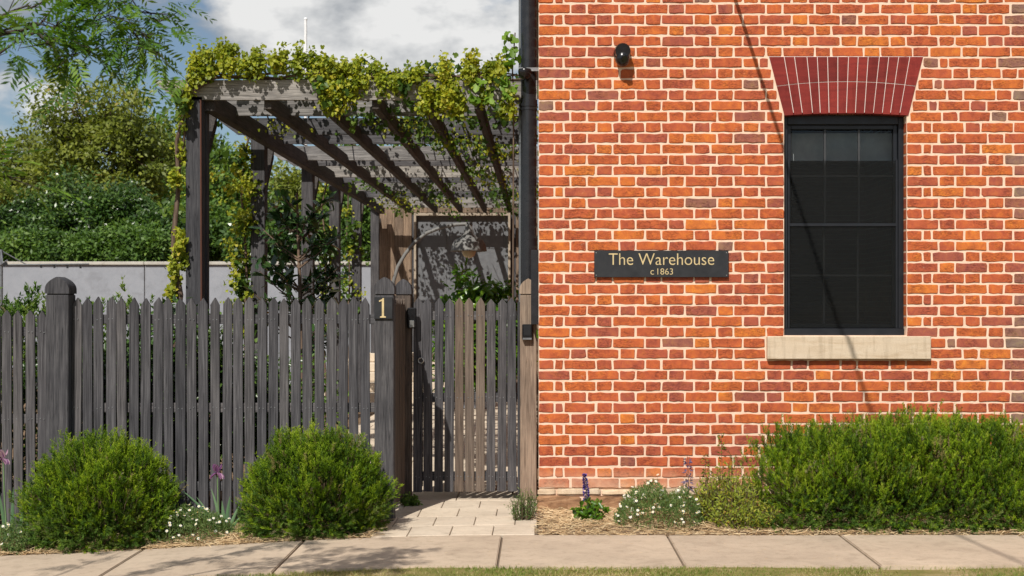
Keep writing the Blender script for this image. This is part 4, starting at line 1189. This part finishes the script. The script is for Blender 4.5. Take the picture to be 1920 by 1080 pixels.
for i in range(290):
    s0, e = tips[i % len(tips)]
    t = rm.uniform(.35, 1.05); p0 = Vector(s0 + (e - s0) * t)
    ax = Vector(e - s0).normalized(); dr_ = (ax * .6 + Vector((rm.gauss(0, 1), rm.gauss(0, 1), rm.gauss(0, .8))).normalized()).normalized()
    nz = (Vector((rm.gauss(0, .4), rm.gauss(-.3, .4), 1))); s_ = nz.cross(dr_).normalized(); nz = dr_.cross(s_)
    L = rm.uniform(.10, .17)
    me = lm[3] if rm.random() < .05 else lm[rm.randrange(3)]
    ob = bpy.data.objects.new('leaf', me); COL.objects.link(ob); ob.parent = mg
    mw = Matrix((dr_, s_, nz)).transposed().to_4x4() @ Matrix.Scale(L, 4)
    mw.translation = p0 - mg.location
    ob.matrix_local = mw
r = np.random.default_rng(15); n = 460
ii = r.integers(0, len(tips), n); tq = r.uniform(.2, 1.1, n)
S0 = np.array([q[0] for q in tips])[ii]; E0 = np.array([q[1] for q in tips])[ii]
leaves('small_leaves', S0 + (E0 - S0) * tq[:, None] + r.normal(size=(n, 3)) * .02, unit(E0 - S0) * .6 + rnd_unit(n, r), rnd_unit(n, r) * .5 + np.array([0, -.3, 1]), r.uniform(.07, .13, n), r.uniform(.03, .05, n), r.random(n), M['magnolia'], mg, 'broad')
tree('garden_shrub', 'bright green leafy shrub behind the gate below the lamp', 'shrub', (px(900, 13.6), CAMY + 13.6, 0), (px(903, 13.6), CAMY + 13.6, 1.28), (.42, .4, .60), 130, 60, .085, .038, M['citrus'], 120, None, 'broad', .025, .11, .4, .3, ('stems', 'foliage'))
tree('garden_shrub', 'low leafy shrub hidden behind the middle of the picket fence', 'shrub', (-3.0, .35, 0), (-2.95, .38, .80), (1.0, .34, .68), 260, 80, .06, .03, M['tree_dark'], 121, None, 'broad', .02, .16, .3, .2, ('stems', 'foliage'))
tree('garden_shrub', 'small dark shrub at the foot of the magnolia behind the fence', 'shrub', (-2.3, 1.45, 0), (-2.3, 1.45, .62), (.45, .45, .55), 80, 60, .06, .03, M['tree_green'], 122, None, 'broad', .02, .15, .3, .2, ('stems', 'foliage'))

# ---- vines on the pergola
def clump(P, r, c, rad, n):
    o = r.normal(size=(n, 3)) * .40; return np.array(c) + o * np.array(rad)
def vine(name, label, base, stems, clumps, seed, mats, Lr=(.020, .040), extra=None):
    r = np.random.default_rng(seed)
    o = empty(name, base, label, 'vine', 'vines climbing the pergola')
    b = MB()
    for pts, rad in stems:
        pp = []
        for i, q in enumerate(pts):
            pp.append(Vector(q) + Vector((r.normal() * .012, r.normal() * .012, 0)))
        b.tube(pp, [rad * (1 - .5 * i / len(pp)) for i in range(len(pp))], 6)
    b.build('stem', M['bark'], o)
    for mi, (nm, mt) in enumerate(mats):
        PP, TT = [], []
        for c, rad, n, k in clumps:
            if k != mi: continue
            q = clump(None, r, c, rad, n); PP.append(q); TT.append(r.normal(r.uniform(.3, .7), .2, n))
        if not PP: continue
        P = np.concatenate(PP); T = np.clip(np.concatenate(TT), 0, 1); n = len(P)
        D = unit(rnd_unit(n, r) * .8 + np.array([0, -.25, -.6])); N = rnd_unit(n, r) * .7 + np.array([-.2, -.7, .6])
        L = r.uniform(Lr[0], Lr[1], n) * (1.7 if mi == 1 else 1)
        leaves(nm, P, D, N, L, L * r.uniform(.75, 1.05, n), T, mt, o, 'grape')
    return o
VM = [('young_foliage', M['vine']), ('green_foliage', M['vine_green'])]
yf = Y1 - .04
rv = np.random.default_rng(77)
cl_ = []
def fr(pc, top, bot, w, n, k=0, dy=0.0):
    """one hanging or upright tuft on the front beam, placed in the beam's own plane"""
    z1, z0 = pz(top, D1), pz(bot, D1)
    m_ = max(1, int((z1 - z0) / .10))
    for i in range(m_):
        zc = z0 + (z1 - z0) * (i + .5) / m_
        cl_.append(((px(pc, D1) + rv.normal() * .025, yf + dy + rv.normal() * .03, zc), (w * D1 / K * 1.0, .085, (z1 - z0) / m_ * .85), max(8, int(2.1 * n / m_) if k == 0 else int(n / m_)), k))
for a in [(362, 122, 160, 14, 80), (372, 105, 150, 26, 190), (398, 92, 142, 24, 200), (418, 82, 118, 18, 130), (436, 84, 104, 12, 60), (440, 108, 140, 22, 120), (458, 112, 138, 16, 90),
          (478, 104, 140, 20, 140), (500, 98, 136, 18, 120), (520, 104, 132, 14, 80), (536, 92, 134, 14, 100), (566, 96, 138, 18, 140), (585, 100, 140, 16, 110),
          (604, 104, 180, 20, 240), (622, 112, 206, 20, 300), (640, 118, 214, 18, 280), (655, 120, 190, 16, 180), (676, 112, 165, 18, 170), (700, 116, 160, 18, 150), (718, 128, 170, 16, 130),
          (740, 140, 172, 16, 110), (764, 132, 160, 16, 90), (785, 128, 150, 14, 80), (800, 160, 214, 16, 170), (818, 166, 205, 16, 150), (834, 116, 160, 16, 130), (846, 158, 214, 16, 180), (862, 175, 212, 14, 110),
          (838, 168, 200, 16, 120), (884, 98, 150, 16, 160), (900, 120, 160, 14, 110), (924, 118, 150, 16, 120), (945, 112, 150, 14, 110), (905, 165, 195, 12, 60), (935, 185, 215, 12, 60), (962, 170, 215, 10, 80)]:
    fr(*a)
for a in [(350, 160, 215, 12, 40), (610, 150, 200, 14, 30), (915, 150, 185, 16, 10), (640, 150, 200, 16, 25), (760, 150, 180, 20, 20)]:
    fr(*a, 1, -.05)
# inside, over the slats
for i in range(290):
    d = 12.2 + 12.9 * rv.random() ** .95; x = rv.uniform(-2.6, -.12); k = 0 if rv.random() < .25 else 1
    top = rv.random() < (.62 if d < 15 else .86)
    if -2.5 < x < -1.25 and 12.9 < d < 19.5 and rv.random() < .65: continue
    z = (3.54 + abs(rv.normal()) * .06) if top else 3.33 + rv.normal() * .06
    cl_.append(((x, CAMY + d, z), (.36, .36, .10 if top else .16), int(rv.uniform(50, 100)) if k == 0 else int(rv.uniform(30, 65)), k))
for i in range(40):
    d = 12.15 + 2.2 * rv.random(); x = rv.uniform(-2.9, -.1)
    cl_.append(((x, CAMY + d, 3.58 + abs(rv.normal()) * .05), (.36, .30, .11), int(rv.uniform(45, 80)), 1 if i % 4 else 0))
stems = []
x0 = XL - .05
stems.append(([(x0 - .06, Y1 + .02, 0), (x0 - .02, Y1 + .03, .6), (x0 - .04, Y1, 1.2), (x0, Y1 + .02, 1.7), (x0 - .05, Y1 - .01, 2.1), (x0 - .01, Y1 + .02, 2.6), (x0 + .02, Y1 - .02, 3.0), (x0 + .1, Y1 - .04, 3.4), (x0 + .3, Y1 - .03, 3.54)], .026))
stems.append(([(x0 - .02, Y1 + .05, 0), (x0 - .05, Y1 + .03, .9), (x0 - .01, Y1 + .05, 1.6), (x0 - .06, Y1 + .03, 2.2), (x0, Y1 + .02, 2.8), (x0 + .06, Y1, 3.3), (x0 + .15, Y1 - .03, 3.55)], .018))
for k in range(3): stems.append(([(xx, Y1 + .01 + .03 * math.sin(xx * 5 + k), 3.535 + .02 * math.sin(xx * 7 + k * 2) + .012 * k) for xx in lin(-2.95, -.06, 14)], .012))
for k in range(9):
    xa = rv.uniform(-2.7, -.2); stems.append(([(xa + .25 * math.sin(yy * .8 + k), yy, 3.53 + .02 * math.sin(yy * 3)) for yy in lin(Y1 + .05, Y1 + 12.5, 18)], .009))
for pc, pt, pb in ((348, 165, 200), (338, 165, 250), (336, 270, 300), (340, 322, 345), (346, 435, 470), (338, 470, 495), (333, 485, 520), (330, 535, 560)):
    fr(pc, pt, pb, 13, 90)
vine('grape_vine', 'yellow green grape vine climbing the front post and covering the pergola top', (x0, Y1, 0), stems, cl_, 301, VM)
d2 = 14.59; y2 = CAMY + d2; cl2 = []
for i in range(34):
    zz = rv.uniform(1.3, 3.3); k = 0 if rv.random() < .6 else 1
    cl2.append(((XL - .08 + rv.normal() * .07, y2 + rv.normal() * .06, zz), (.11, .11, .13), 60 if k == 0 else 30, k))
for i in range(12): cl2.append(((XL + rv.uniform(-.75, -.15), y2 - rv.uniform(0, .8), 3.05 + rv.normal() * .25), (.2, .2, .16), 40 if i % 2 else 26, i % 2))
vine('grape_vine', 'green grape vine hanging on the second pergola post', (XL - .08, y2, 0),
     [([(XL - .06 + .03 * math.sin(z * 4), y2, z) for z in lin(0, 3.4, 12)], .02)], cl2, 302, VM, (.025, .045))
cl3 = []
for i in range(26):
    zz = rv.uniform(1.2, 3.3); cl3.append(((XL - .06 + rv.normal() * .08, CAMY + 20.04 + rv.normal() * .1, zz), (.13, .13, .14), 26, 1 if i % 3 else 0))
    cl3.append(((XL - .05 + rv.normal() * .1, CAMY + 22.44 + rv.normal() * .1, rv.uniform(1.2, 3.3)), (.14, .14, .15), 26, 1 if i % 3 else 0))
vine('grape_vine', 'green grape vine on the far posts of the pergola', (XL - .06, CAMY + 20.04, 0),
     [([(XL - .05 + .03 * math.sin(z * 4), CAMY + 20.0, z) for z in lin(0, 3.4, 10)], .02), ([(XL - .05 + .03 * math.sin(z * 4), CAMY + 22.4, z) for z in lin(0, 3.4, 10)], .02)], cl3, 303, VM, (.03, .05))
# shoot with big leaves beside the downpipe
cl4 = []
for pc, pt in ((957, 76), (955, 94), (960, 106), (950, 118), (960, 125), (958, 64)): cl4.append(((px(pc, D1), Y1 - .02, pz(pt, D1)), (.045, .05, .05), 4, 1))
for pc, pt in ((895, 165), (893, 186), (918, 186), (950, 178), (962, 165), (940, 150)): cl4.append(((px(pc, D1), Y1 - .10, pz(pt, D1)), (.06, .04, .05), 7, 1))
vine('grape_vine', 'fresh vine shoot with larger green leaves beside the downpipe', (px(962, D1), Y1 + .07, 0),
     [([(px(964, D1), Y1 + .08, 0), (px(962, D1), Y1 + .08, 2.0), (px(964, D1), Y1 + .07, 3.3), (px(960, D1), Y1 - .02, 3.6), (px(963, D1), Y1 - .02, pz(62, D1))], .010)], cl4, 304, [VM[0], ('green_foliage', M['vine_fresh'])], (.032, .05))

# ---- feathery street tree left of the camera, its branches reaching into the picture
def fronds(r, anchors, dirs, n_per, rach=.17, pairs=8, leafL=.036, leafW=.0095):
    A = np.repeat(anchors, n_per, 0) + r.normal(size=(len(anchors) * n_per, 3)) * .035
    D0 = unit(np.repeat(dirs, n_per, 0) * .8 + rnd_unit(len(A), r) * .75 + np.array([0, 0, -.10]))
    n = len(A); Ls = rach * r.uniform(.6, 1.25, n)
    up = unit(np.array([0, 0, 1.0]) + r.normal(size=(n, 3)) * .35)
    S = unit(np.cross(D0, up)); U = np.cross(S, D0)
    t = np.linspace(.15, 1, pairs); P, DD, NN, LL = [], [], [], []
    for ti in t:
        c = A + D0 * (Ls * ti)[:, None] + np.array([0, 0, -1]) * (Ls * ti ** 2 * .2)[:, None]
        for sgn in (-1, 1):
            P.append(c); DD.append(unit(S * sgn * .85 + D0 * .6 + np.array([0, 0, -.15]))); NN.append(U + r.normal(size=(n, 3)) * .25)
            LL.append(np.full(n, leafL * (1.05 - .45 * abs(ti - .5))))
    P, DD, NN, LL = map(np.concatenate, (P, DD, NN, LL))
    LL = LL * r.uniform(.8, 1.2, len(LL))
    tint = np.clip(np.tile(r.normal(.5, .2, n), 2 * pairs) + r.normal(0, .1, len(P)), 0, 1)
    return P, DD, NN, LL, leafW * LL / leafL, tint
def q3(pxx, pyy, d): return np.array([px(pxx, d), CAMY + d, pz(pyy, d)])
ft = empty('street_tree', (-4.35, -5.6, ground(-4.35, -5.6)), 'feathery leaved street tree reaching into the upper left of the picture', 'tree')
r = np.random.default_rng(55)
b = MB(); TB = np.array([-4.35, -5.6, ground(-4.35)])
b.tube([TB - (0, 0, .1), TB + (.05, .05, 1.2), TB + (.2, .1, 2.35)], [.13, .10, .08], 12)
fork = TB + (.2, .1, 2.35)
lines = [  # limbs: control points
 [fork, q3(-160, 90, 6.3), q3(60, 62, 6.2), q3(130, 78, 6.2), q3(165, 95, 6.15)],
 [q3(60, 62, 6.2), q3(120, 52, 6.25), q3(190, 30, 6.3), q3(250, 60, 6.3), q3(295, 95, 6.3)],
 [q3(-60, 70, 6.25), q3(40, 50, 6.15), q3(110, 40, 6.1)],
 [q3(-160, 110, 6.3), q3(20, 20, 6.5), q3(160, -20, 6.5), q3(240, 5, 6.5), q3(300, 40, 6.45)],
 [fork, q3(-260, 30, 6.0), q3(-60, -120, 6.1), q3(120, -90, 6.2), q3(240, -60, 6.3)],
 [fork, q3(-200, 220, 5.9), q3(-80, 290, 5.6), q3(10, 330, 5.5)],
 [fork, (-3.3, -4.5, 2.6), (-2.8, -4.0, 2.75), (-2.3, -3.8, 3.3)],
 [fork, (-3.6, -5.0, 2.9), (-3.0, -4.7, 3.5), (-2.3, -4.6, 4.0)],
 [fork, (-4.0, -4.8, 3.0), (-3.9, -4.2, 3.6)], [fork, (-5.0, -5.2, 3.0), (-5.5, -4.9, 3.6)], [fork, (-4.6, -6.4, 3.1), (-4.9, -7.0, 3.8)],
]
anch, ad, dens = [], [], []
for li, ln in enumerate(lines):
    pts = [np.array(q, float) for q in ln]
    fine = []
    for a, c in zip(pts, pts[1:]):
        for t in np.linspace(0, 1, 7)[:-1]: fine.append(a + (c - a) * t + r.normal(size=3) * .012)
    fine.append(pts[-1])
    r0 = .016 if ln[0] is fork else .007
    b.tube(fine, [max(.0032, r0 * (1 - .88 * i / len(fine))) for i in range(len(fine))], 6)
    for i in range(len(fine) // 4, len(fine), 1 if li < 2 or li > 5 else 2):
        dd = fine[min(i + 1, len(fine) - 1)] - fine[max(i - 1, 0)]; dd = dd / max(1e-6, np.linalg.norm(dd))
        for _ in range(2):
            tw = unit(dd * .7 + r.normal(size=3) * np.array([.6, .6, .5])); l = r.uniform(.05, .17)
            e = fine[i] + tw * l
            b.tube([fine[i], e], [.003, .0015], 4, caps=False)
            if fine[i][0] > px(322, 6.3) and fine[i][2] < pz(70, 6.3): continue
            anch.append(e); ad.append(tw)
            anch.append(fine[i] + tw * l * .5); ad.append(tw)
b.build('trunk', M['bark_dark'], ft)
P, DD, NN, LL, WW, T = fronds(r, np.array(anch), np.array(ad), 1, .145, 7, .054, .0145)
leaves('crown', P, DD, NN, LL, WW, T, M['feather'], ft)

# ---- flowers and small plants
def daisies(label, c, rad, h, n, nleaf, seed, leafmat):
    r = np.random.default_rng(seed)
    zb = ground(c[0], c[1]) - .005
    o = empty('daisy_clump', (c[0], c[1], zb), label, 'daisies', 'white daisy clumps')
    a = r.uniform(0, 2 * np.pi, nleaf); q = np.sqrt(r.random(nleaf))
    x = c[0] + np.cos(a) * q * rad[0]; y = c[1] + np.sin(a) * q * rad[1]
    hh = h * np.sqrt(np.clip(1 - q ** 2.2, 0, 1)) * r.uniform(.25, 1, nleaf) ** .6 * (1 + .12 * np.sin(x * 17 + 1) + .1 * np.sin(x * 31))
    P = np.stack([x, y, np.array([ground(i, j) for i, j in zip(x, y)]) + np.maximum(.005, hh)], 1)
    D = unit(rnd_unit(nleaf, r) + np.array([0, 0, .6])); N = rnd_unit(nleaf, r) * .6 + np.array([0, -.5, .7])
    leaves('foliage', P, D, N, r.uniform(.018, .04, nleaf), r.uniform(.004, .008, nleaf), np.clip(r.normal(.5, .2, nleaf), 0, 1), leafmat, o)
    k = r.choice(nleaf, n, replace=False)
    F = P[k].copy(); F[:, 2] += r.uniform(.01, .05, n); F[:, 1] -= .01
    pet = MB(); eye = MB(); stm = MB(); R = .0125
    PP, PD, PN = [], [], []
    for i in range(n):
        nz = Vector((r.normal() * .35, -.55 + r.normal() * .3, .75)).normalized(); u = nz.orthogonal().normalized(); w = nz.cross(u)
        f = Vector(F[i]); s = r.uniform(.75, 1.25)
        for kk in range(9):
            an = 2 * math.pi * kk / 9
            PP.append(f); PD.append(u * math.cos(an) + w * math.sin(an)); PN.append(nz)
        eye.tube([f - nz * .001, f + nz * .003], [.0042 * s, .003 * s], 6)
        stm.tube([f - Vector((0, 0, .05)), f], .0009, 3, caps=False)
    leaves('petals', PP, PD, PN, R * r.uniform(.85, 1.15, len(PP)), .0068, r.random(len(PP)), M['petal_white'], o)
    setp(eye.build('flower_eyes', M['yellow'], o), kind='stuff'); setp(stm.build('flower_stalks', M['twig'], o), kind='stuff')
    return o
daisies('white daisies in front of the brick wall beside the purple flower spike', (px(1235, 10.25), -.72), (.33, .30), .30, 105, 7000, 401, M['herb'])
daisies('white daisies between the two round bushes', (px(362, 10.2), -.80), (.29, .26), .22, 85, 4200, 402, M['herb'])
daisies('white daisies at the left edge of the picture under the irises', (px(8, 10.1), -.88), (.22, .2), .20, 26, 2200, 403, M['herb'])

def iris(label, x, y, fans, stalk, seed):
    r = random.Random(seed); zb = ground(x, y) - .01
    o = empty('iris_plant', (x, y, zb), label, 'iris', 'flowering irises')
    for fx, lean, L in fans:
        p0 = Vector((x + fx, y + r.uniform(-.04, .04), zb)); W = r.uniform(.024, .032)
        n = 6; v, f = [], []
        for i in range(n + 1):
            t = i / n; c = p0 + Vector((lean * L * t ** 1.5, -.05 * t * t * L, L * t * (1 - .12 * abs(lean) * t)))
            w = W * (1 - t ** 3) * .5 + .001; tw = r.uniform(-.1, .1)
            v += [c + Vector((-w, .2 * w, 0)), c + Vector((0, -.35 * w, 0)), c + Vector((w, .2 * w, 0))]
        for i in range(n): f += [(3 * i, 3 * i + 1, 3 * i + 4, 3 * i + 3), (3 * i + 1, 3 * i + 2, 3 * i + 5, 3 * i + 4)]
        me = bpy.data.meshes.new('leaf_blade'); me.from_pydata(v, [], f); me.update(); tinted(me, [r.random()] * len(f))
        for pg in me.polygons: pg.use_smooth = True
        link('leaf_blade', me, M['iris_leaf'], o)
    for sx, sz in stalk:
        top = Vector((x + sx, y - .03, sz))
        m = MB(); m.tube([(x + sx * .3, y, zb), (x + sx * .8, y - .02, (zb + sz) / 2), top], [.007, .006, .005], 6); m.build('stalk', M['iris_leaf_stalk'], o)
        PP, PD, PN, LL = [], [], [], []
        for k in range(3):
            a = 2 * math.pi * k / 3 + .5
            e = Vector((math.cos(a), math.sin(a), 0))
            for s in (-.3, 0, .3):
                q = Vector((math.cos(a + s), math.sin(a + s), 0))
                PP.append(top); PD.append(q * .55 + Vector((0, 0, .9))); PN.append(e + Vector((0, 0, -.3))); LL.append(.072)
                PP.append(top + Vector((0, 0, .004))); PD.append(Vector((math.cos(a + 1 + s), math.sin(a + 1 + s), -.75))); PN.append(Vector((math.cos(a + 1), math.sin(a + 1), 1))); LL.append(.075)
        rr2 = np.random.default_rng(seed)
        leaves('flower', PP, PD, PN, np.array(LL), .04, rr2.random(len(PP)), M['petal_pink'], o, 'broad', kind=None)
    return o
tt = NT('iris_stalk'); tt.principled((0.14, 0.22, 0.10), 0.6); M['iris_leaf_stalk'] = tt.mat
M['iris_leaf_stalk'].diffuse_color = (.2, .3, .15, 1)
iris('iris with one mauve bloom and leaning blades beside the right round bush', px(412, 10.3), -.66, [(-.02, -.72, .40), (-.05, -.45, .30), (.0, -.2, .36), (.03, .12, .30), (.05, .35, .24), (.02, -.05, .26), (.06, .6, .18)], [(-.02, .385)], 3)
iris('iris with dark purple bloom at the left edge of the picture', px(14, 10.3), -.66, [(-.08, -.3, .40), (-.03, -.12, .46), (.02, .05, .44), (.06, .22, .42), (.10, .40, .36), (.13, .15, .46), (.16, .3, .40), (-.12, .1, .40)], [(-.035, .49)], 4)

def herb(name, label, c, rad, h, n, seed, mat, L=.035, W=.012, tpl='rhomb', up=.7, cat='plant', group='small garden plants'):
    r = np.random.default_rng(seed); zb = ground(c[0], c[1]) - .01
    o = empty(name, (c[0], c[1], zb), label, cat, group)
    ns = max(6, n // 24); st = MB(); P, D = [], []
    for i in range(ns):
        a = r.uniform(0, 2 * np.pi); q = math.sqrt(r.random())
        b0 = np.array([c[0] + math.cos(a) * q * rad[0] * .6, c[1] + math.sin(a) * q * rad[1] * .6, zb])
        e = np.array([c[0] + math.cos(a) * q * rad[0], c[1] + math.sin(a) * q * rad[1], zb + h * (1 - .45 * q * q) * r.uniform(.55, 1)])
        st.tube([b0, (b0 + e) / 2 + r.normal(size=3) * .01, e], [.003, .0022, .001], 4, caps=False)
        for k in range(24):
            t = r.uniform(.15, 1); P.append(b0 + (e - b0) * t + r.normal(size=3) * .006); D.append(unit(r.normal(size=3) + np.array([0, 0, up])))
    P, D = np.array(P), np.array(D); n = len(P)
    N = rnd_unit(n, r) * .6 + np.array([0, -.5, .7])
    leaves('foliage', P, D, N, L * r.uniform(.6, 1.3, n), W * r.uniform(.7, 1.2, n), np.clip(r.normal(.5, .24, n), 0, 1), mat, o, tpl)
    setp(st.build('stems', M['twig'], o), kind='stuff')
    return o
herb('lavender_plant', 'small grey green lavender tuft at the foot of the gate post', (px(982, 10.7), -.42), (.13, .13), .27, 1300, 501, M['herb'], .03, .005)
sv = herb('salvia_plant', 'leafy plant with one upright violet flower spike by the wall corner', (px(1105, 10.5), -.55), (.13, .12), .20, 380, 502, M['citrus'], .05, .026, 'broad', .3)
r = np.random.default_rng(9); n = 300
t = r.random(n); sp0 = np.array([px(1100, 10.5), -.58, .16]); sp1 = np.array([px(1095, 10.5), -.60, pz(888, 10.45)])
a = r.uniform(0, 2 * np.pi, n); rad = .034 * (1.05 - .75 * t)
P = sp0 + (sp1 - sp0) * t[:, None] + np.stack([np.cos(a), np.sin(a), 0 * a], 1) * rad[:, None] * .4
leaves('flower_spike', P, np.stack([np.cos(a), np.sin(a), .5 + 0 * a], 1), rnd_unit(n, r) + np.array([0, 0, 1]), .019, .013, r.random(n), M['petal_blue'], sv)
m = MB(); m.tube([(sp0[0], sp0[1], 0), sp0, sp1], [.003, .0025, .001], 5); m.build('flower_stalk', M['iris_leaf_stalk'], sv)
herb('flowering_shrub', 'untidy yellowing shrub between the white daisies and the hedge', (px(1365, 10.35), -.62), (.28, .30), .46, 5200, 503, M['mixed'], .034, .011)
herb('flowering_shrub', 'low reddish and green growth at the left foot of the hedge', (px(1405, 10.05), -.88), (.30, .16), .24, 3200, 504, M['mixed'], .03, .010)
def spire(label, pc, ptop, d, seed, purple):
    r = np.random.default_rng(seed); x = px(pc, d); y = CAMY + d; zt = pz(ptop, d)
    o = empty('seed_spire', (x, y, 0), label, 'plant', 'tall stalks by the wall')
    m = MB(); m.tube([(x + .03, y, 0), (x + .01, y, zt * .5), (x, y, zt)], [.004, .003, .0012], 5); m.build('stalk', M['twig'], o)
    n = 110; t = r.random(n); a = r.uniform(0, 2 * np.pi, n)
    P = np.stack([x + .012 * np.cos(a) + .01 * (1 - t), y + .012 * np.sin(a), zt * (.45 + .55 * t)], 1)
    D = unit(np.stack([np.cos(a), np.sin(a), -.2 + r.normal(size=n) * .4], 1))
    leaves('seed_heads', P, D, rnd_unit(n, r) + np.array([0, 0, 1]), r.uniform(.02, .06, n) * (1.15 - .7 * t), r.uniform(.009, .016, n), np.clip(r.normal(.2, .15, n), 0, 1), M['petal_faded'] if purple else M['mixed'], o)
spire('tall dry flower stalk standing left of the hedge against the bricks', 1352, 812, 10.5, 61, False)
spire('short stalk with faded violet florets left of the dry flower stalk', 1289, 855, 10.5, 62, True)
spire('leafy stalk between the violet stalk and the dry flower stalk', 1322, 852, 10.5, 63, False)
herb('weed_tuft', 'small dark weed tuft at the foot of the board return by the gate', (px(768, 11.3), .33), (.10, .09), .12, 500, 505, M['tree_green'], .028, .014, 'broad')
herb('weed_tuft', 'sparse green growth around the foot of the left round bush', (px(45, 10.0), -1.0), (.16, .12), .12, 700, 506, M['herb'], .03, .008)

# ---- straw mulch, fallen leaves, verge grass
r = np.random.default_rng(88)
def scatter(n, x0, x1, y0, y1):
    x = r.uniform(x0, x1, n); y = r.uniform(y0, y1, n)
    return x, y
X, Y = [], []
for n, a in ((16000, (-5.2, -1.15, PB + .0, -.33)), (16000, (0.02, 4.6, PB + .0, -.02))):
    x, y = scatter(n, *a); X.append(x); Y.append(y)
X, Y = np.concatenate(X), np.concatenate(Y); n = len(X)
bank = lambda x, y: .028 * np.clip((y - PB) / .25, 0, 1)
Zg = np.array([ground(a, b_) for a, b_ in zip(X, Y)])
Z = Zg + bank(X, Y) * r.uniform(.55, 1.1, n) + .004
an = r.uniform(0, 2 * np.pi, n)
D = np.stack([np.cos(an), np.sin(an) * .8, r.normal(0, .16, n)], 1)
ms = setp(link('straw_mulch', leaf_mesh('straw_mulch', np.stack([X, Y, Z], 1), D, np.tile([0, -.2, 1.0], (n, 1)) + r.normal(size=(n, 3)) * .3, r.uniform(.03, .11, n), r.uniform(.002, .005, n), r.random(n), 'straw'), M['straw']), 'dry straw mulch covering the garden beds', 'mulch', kind='stuff')
def bed(name, x0, x1, y0, y1):
    return sheet(name, lin(x0, x1, 60), [y0, y0 + .02, y0 + .1, y0 + .25, y1], lambda x, y: ground(x, y) - .02 + .028 * min(1, max(0, (y - y0) / .25)) + .008 * math.sin(x * 9 + y * 5), M['earth'])
bed('garden_bed_left', -8, -1.19, PB + .004, -.2); bed('garden_bed_right', .0, 6.5, PB + .004, .02)
n = 60000
x, y = scatter(n, -3.2, 5.0, -3.3, PF + .015)
keep = (np.array([mnoise.noise(Vector((a * 2.2, b_ * 2.2, 3.3))) for a, b_ in zip(x, y)]) + r.normal(0, .25, n)) > -.18
x, y = x[keep], y[keep]; n = len(x)
z = np.array([ground(a, b_) for a, b_ in zip(x, y)]) - .02
D = unit(np.stack([r.normal(0, .6, n), r.normal(0, .5, n), np.ones(n)], 1))
dry = np.array([mnoise.noise(Vector((a * 1.3 + 9, b_ * 1.3, 7))) for a, b_ in zip(x, y)])
setp(link('verge_grass', leaf_mesh('verge_grass', np.stack([x, y, z], 1), D, rnd_unit(n, r), r.uniform(.010, .030, n), r.uniform(.003, .005, n), np.clip(.62 + .6 * dry + r.normal(0, .2, n), 0, 1), 'blade'), M['grass']), 'short patchy verge grass along the front of the footpath', 'grass', kind='stuff')
n = 420; x, y = scatter(n, -5, 4.2, PF, PB); keep = r.random(n) < .35 + .65 * (y > PB - .15)
x, y = x[keep], y[keep]; n = len(x)
setp(link('fallen_leaves', leaf_mesh('fallen_leaves', np.stack([x, y, np.array([ground(a, b_) for a, b_ in zip(x, y)]) + .003], 1), np.stack([r.normal(size=n), r.normal(size=n), np.zeros(n)], 1), np.tile([0, 0, 1.0], (n, 1)), r.uniform(.008, .03, n), r.uniform(.003, .007, n), r.random(n), 'rhomb'), M['straw']), 'tiny fallen leaves and straw on the footpath', 'leaf litter', kind='stuff')
